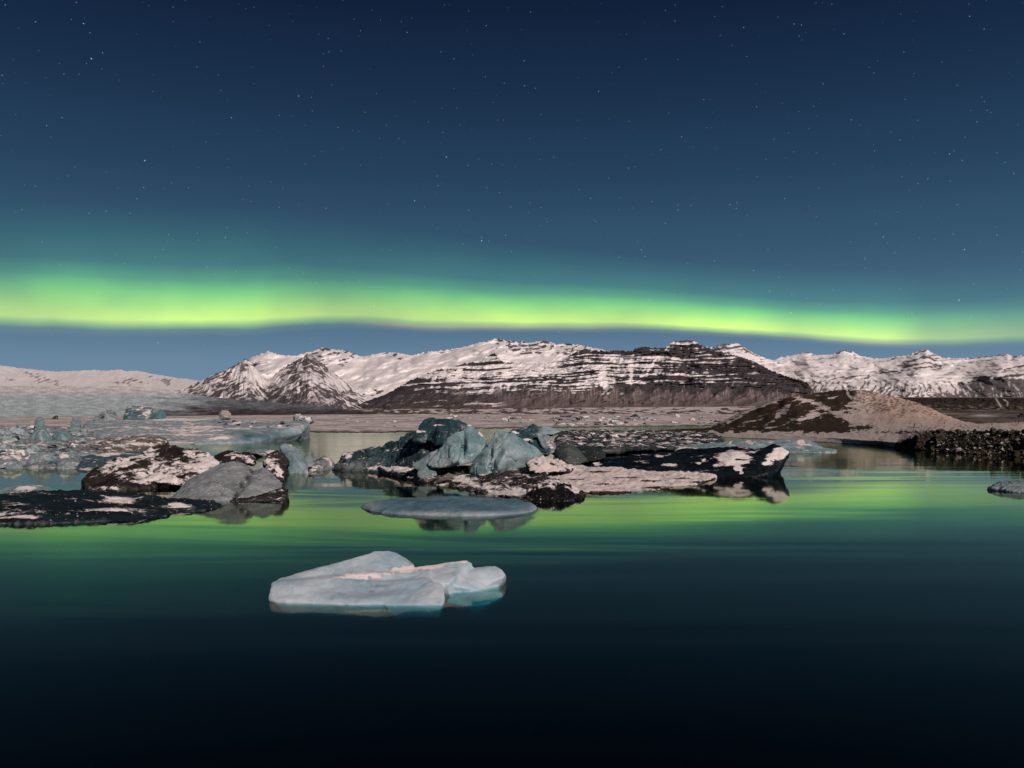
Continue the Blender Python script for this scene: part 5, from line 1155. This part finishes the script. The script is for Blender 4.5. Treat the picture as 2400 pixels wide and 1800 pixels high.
vs_, fs_ = [], []
for k in range(1500):
    px = 2100 + (2440 - 2100) * RND.random()
    ya, yb = top_y(px) - 1, shore_y(px) + 1
    h = cast(hill, px, ya + (yb - ya) * RND.random())
    if h is None: continue
    me = BM[RND.randrange(8)]
    rot = Matrix.Rotation(RND.uniform(0, 6.28), 3, 'Z') @ Matrix.Rotation(RND.uniform(0, 6.28), 3, 'X')
    sz = RND.uniform(.18, .5); b0 = len(vs_)
    vs_ += [tuple(h + (rot @ v.co) * sz) for v in me.vertices]
    fs_ += [tuple(b0 + q for q in f.vertices) for f in me.polygons]
me = bpy.data.meshes.new('gravel'); me.from_pydata(vs_, [], fs_); me.update()
gr = link('gravel', me, RM[0], hill); gr['kind'] = 'stuff'

# ------------------------------------------------------------------ small things on the flat by the hill
def plain_mat(name, a, b, rough=0.7, scale=3.0):
    m = bpy.data.materials.new(name); m.use_nodes = True
    t = NT(m.node_tree); bs = m.node_tree.nodes['Principled BSDF']
    t.put(bs.inputs['Base Color'], t.mix(t.rng(t.noise(t.add('ShaderNodeNewGeometry').outputs['Position'], scale, 5.0, .6), .35, .65), a, b))
    bs.inputs['Roughness'].default_value = rough
    return m
RUST = plain_mat('rust', (0.16, 0.035, 0.018), (0.08, 0.02, 0.012))
WOOD = plain_mat('weathered_wood', (0.12, 0.06, 0.035), (0.07, 0.035, 0.022))
DARKM = plain_mat('dark_panel', (0.02, 0.02, 0.022), (0.035, 0.03, 0.03))
GLASS = plain_mat('car_glass', (0.02, 0.025, 0.03), (0.03, 0.035, 0.04), 0.1)
PAINT = plain_mat('car_paint', (0.015, 0.016, 0.02), (0.02, 0.022, 0.026), 0.3)
TYRE = plain_mat('tyre', (0.01, 0.01, 0.01), (0.016, 0.016, 0.016), 0.9)
def bev_box(name, dims, loc, mat, parent, rot=(0, 0, 0), taper=1.0, bev=0.02):
    bm = bmesh.new(); bmesh.ops.create_cube(bm, size=1.0)
    for v in bm.verts:
        k = taper if v.co.z > 0 else 1.0
        v.co = Vector((v.co.x * dims[0] * k, v.co.y * dims[1] * k, v.co.z * dims[2]))
    bmesh.ops.bevel(bm, geom=list(bm.edges), offset=bev, segments=2, affect='EDGES')
    me = bpy.data.meshes.new(name); bm.to_mesh(me); bm.free()
    o = link(name, me, mat, parent, loc); o.rotation_euler = rot
    return o
def cyl(name, r, h, loc, mat, parent, rot=(0, 0, 0), seg=12, r2=None):
    bm = bmesh.new(); bmesh.ops.create_cone(bm, cap_ends=True, segments=seg, radius1=r, radius2=r if r2 is None else r2, depth=h)
    me = bpy.data.meshes.new(name); bm.to_mesh(me); bm.free()
    o = link(name, me, mat, parent, loc); o.rotation_euler = rot
    return o
def root(name, loc, label, cat, group=None, rz=0):
    o = bpy.data.objects.new(name, None); COL.objects.link(o); o.location = loc; o.rotation_euler = (0, 0, rz)
    return tag(o, label, cat, group)
h = cast(hill, 2142, 1003) or Vector(P(2142, 1003, 195))
k = h.y / F
t_ = root('iron_anchor', h, 'small rust red iron anchor lying on the snowy flat', 'anchor')
bev_box('stock', (14 * k, .35, .16), (0, 0, .08), RUST, t_)
bev_box('shank', (.16, .16, 10 * k), (.05, 0, 5 * k), RUST, t_, (0, .25, 0))
bev_box('fluke', (.45, .14, .14), (.02, 0, 5 * k), RUST, t_, (0, -.5, 0))
bev_box('ring', (.2, .1, .2), (.22, 0, 10.4 * k), RUST, t_)
h = cast(hill, 2213, 1002) or Vector(P(2213, 1002, 195)); k = h.y / F
t_ = root('signpost', h, 'thin post with a small dark square sign on the flat', 'signpost')
cyl('post', .035, 12 * k, (0, 0, 6 * k), WOOD, t_)
bev_box('panel', (2.6 * k, .04, 2.8 * k), (0, -.045, 11.2 * k), DARKM, t_)
h = cast(hill, 2306, 991) or Vector(P(2306, 991, 240)); k = h.y / F
t_ = root('handrail', h, 'low rust brown railing where the hill meets the road', 'railing', rz=.1)
for q in (-14, -5, 4, 13):
    cyl('post', .06, 8 * k, (q * k, 0, 3 * k), WOOD, t_)
bev_box('rail', (30 * k, .08, .12), (0, -.08, 6 * k), WOOD, t_, (0, .12, 0))
bev_box('rail', (30 * k, .08, .10), (0, -.08, 3 * k), WOOD, t_, (0, .12, 0))
for px, py, hh, lab in ((2325, 996, 7, 'short rust brown post at the end of the railing'), (2381, 993.5, 11, 'left one of two upright posts by the picture edge'), (2387.5, 993.5, 11, 'right one of two upright posts by the picture edge')):
    h = cast(hill, px, py) or Vector(P(px, py, 230)); k = h.y / F
    o = cyl('wooden_post', .09, hh * k + .3, (h.x, h.y, h.z + hh * k / 2 - .15), WOOD, None, r2=.075); tag(o, lab, 'post')
Y = 330.0; cpos = P(2398, 978.5, Y)
t_ = root('parked_car', cpos, 'dark car parked beyond the posts at the right edge', 'car', rz=.25)
bev_box('body', (4.3, 1.75, .62), (0, 0, .62), PAINT, t_, bev=.14)
cb = bev_box('cabin', (2.5, 1.6, .58), (.15, 0, 1.18), PAINT, t_, taper=.8, bev=.1)
bev_box('window', (1.95, 1.5, .36), (0, -.075, 0.02), GLASS, cb, taper=.82, bev=.03)
for sx in (-1.3, 1.3):
    for sy in (-.8, .8):
        cyl('wheel', .33, .22, (sx, sy, .33), TYRE, t_, (math.pi / 2, 0, 0), 20)
h = cast(hill, 1577, 1009) or Vector(P(1577, 1010, 296)); k = h.y / F
o = bpy.data.objects.new('rock', boulder_mesh(77)); COL.objects.link(o); o.data.materials.append(RM[2])
o.location = (h.x, h.y, h.z + 2.5 * k); o.scale = (11 * k, 9 * k, 11 * k)
tag(o, 'lone dark rock with snow at the tip of the gravel spit', 'rock')
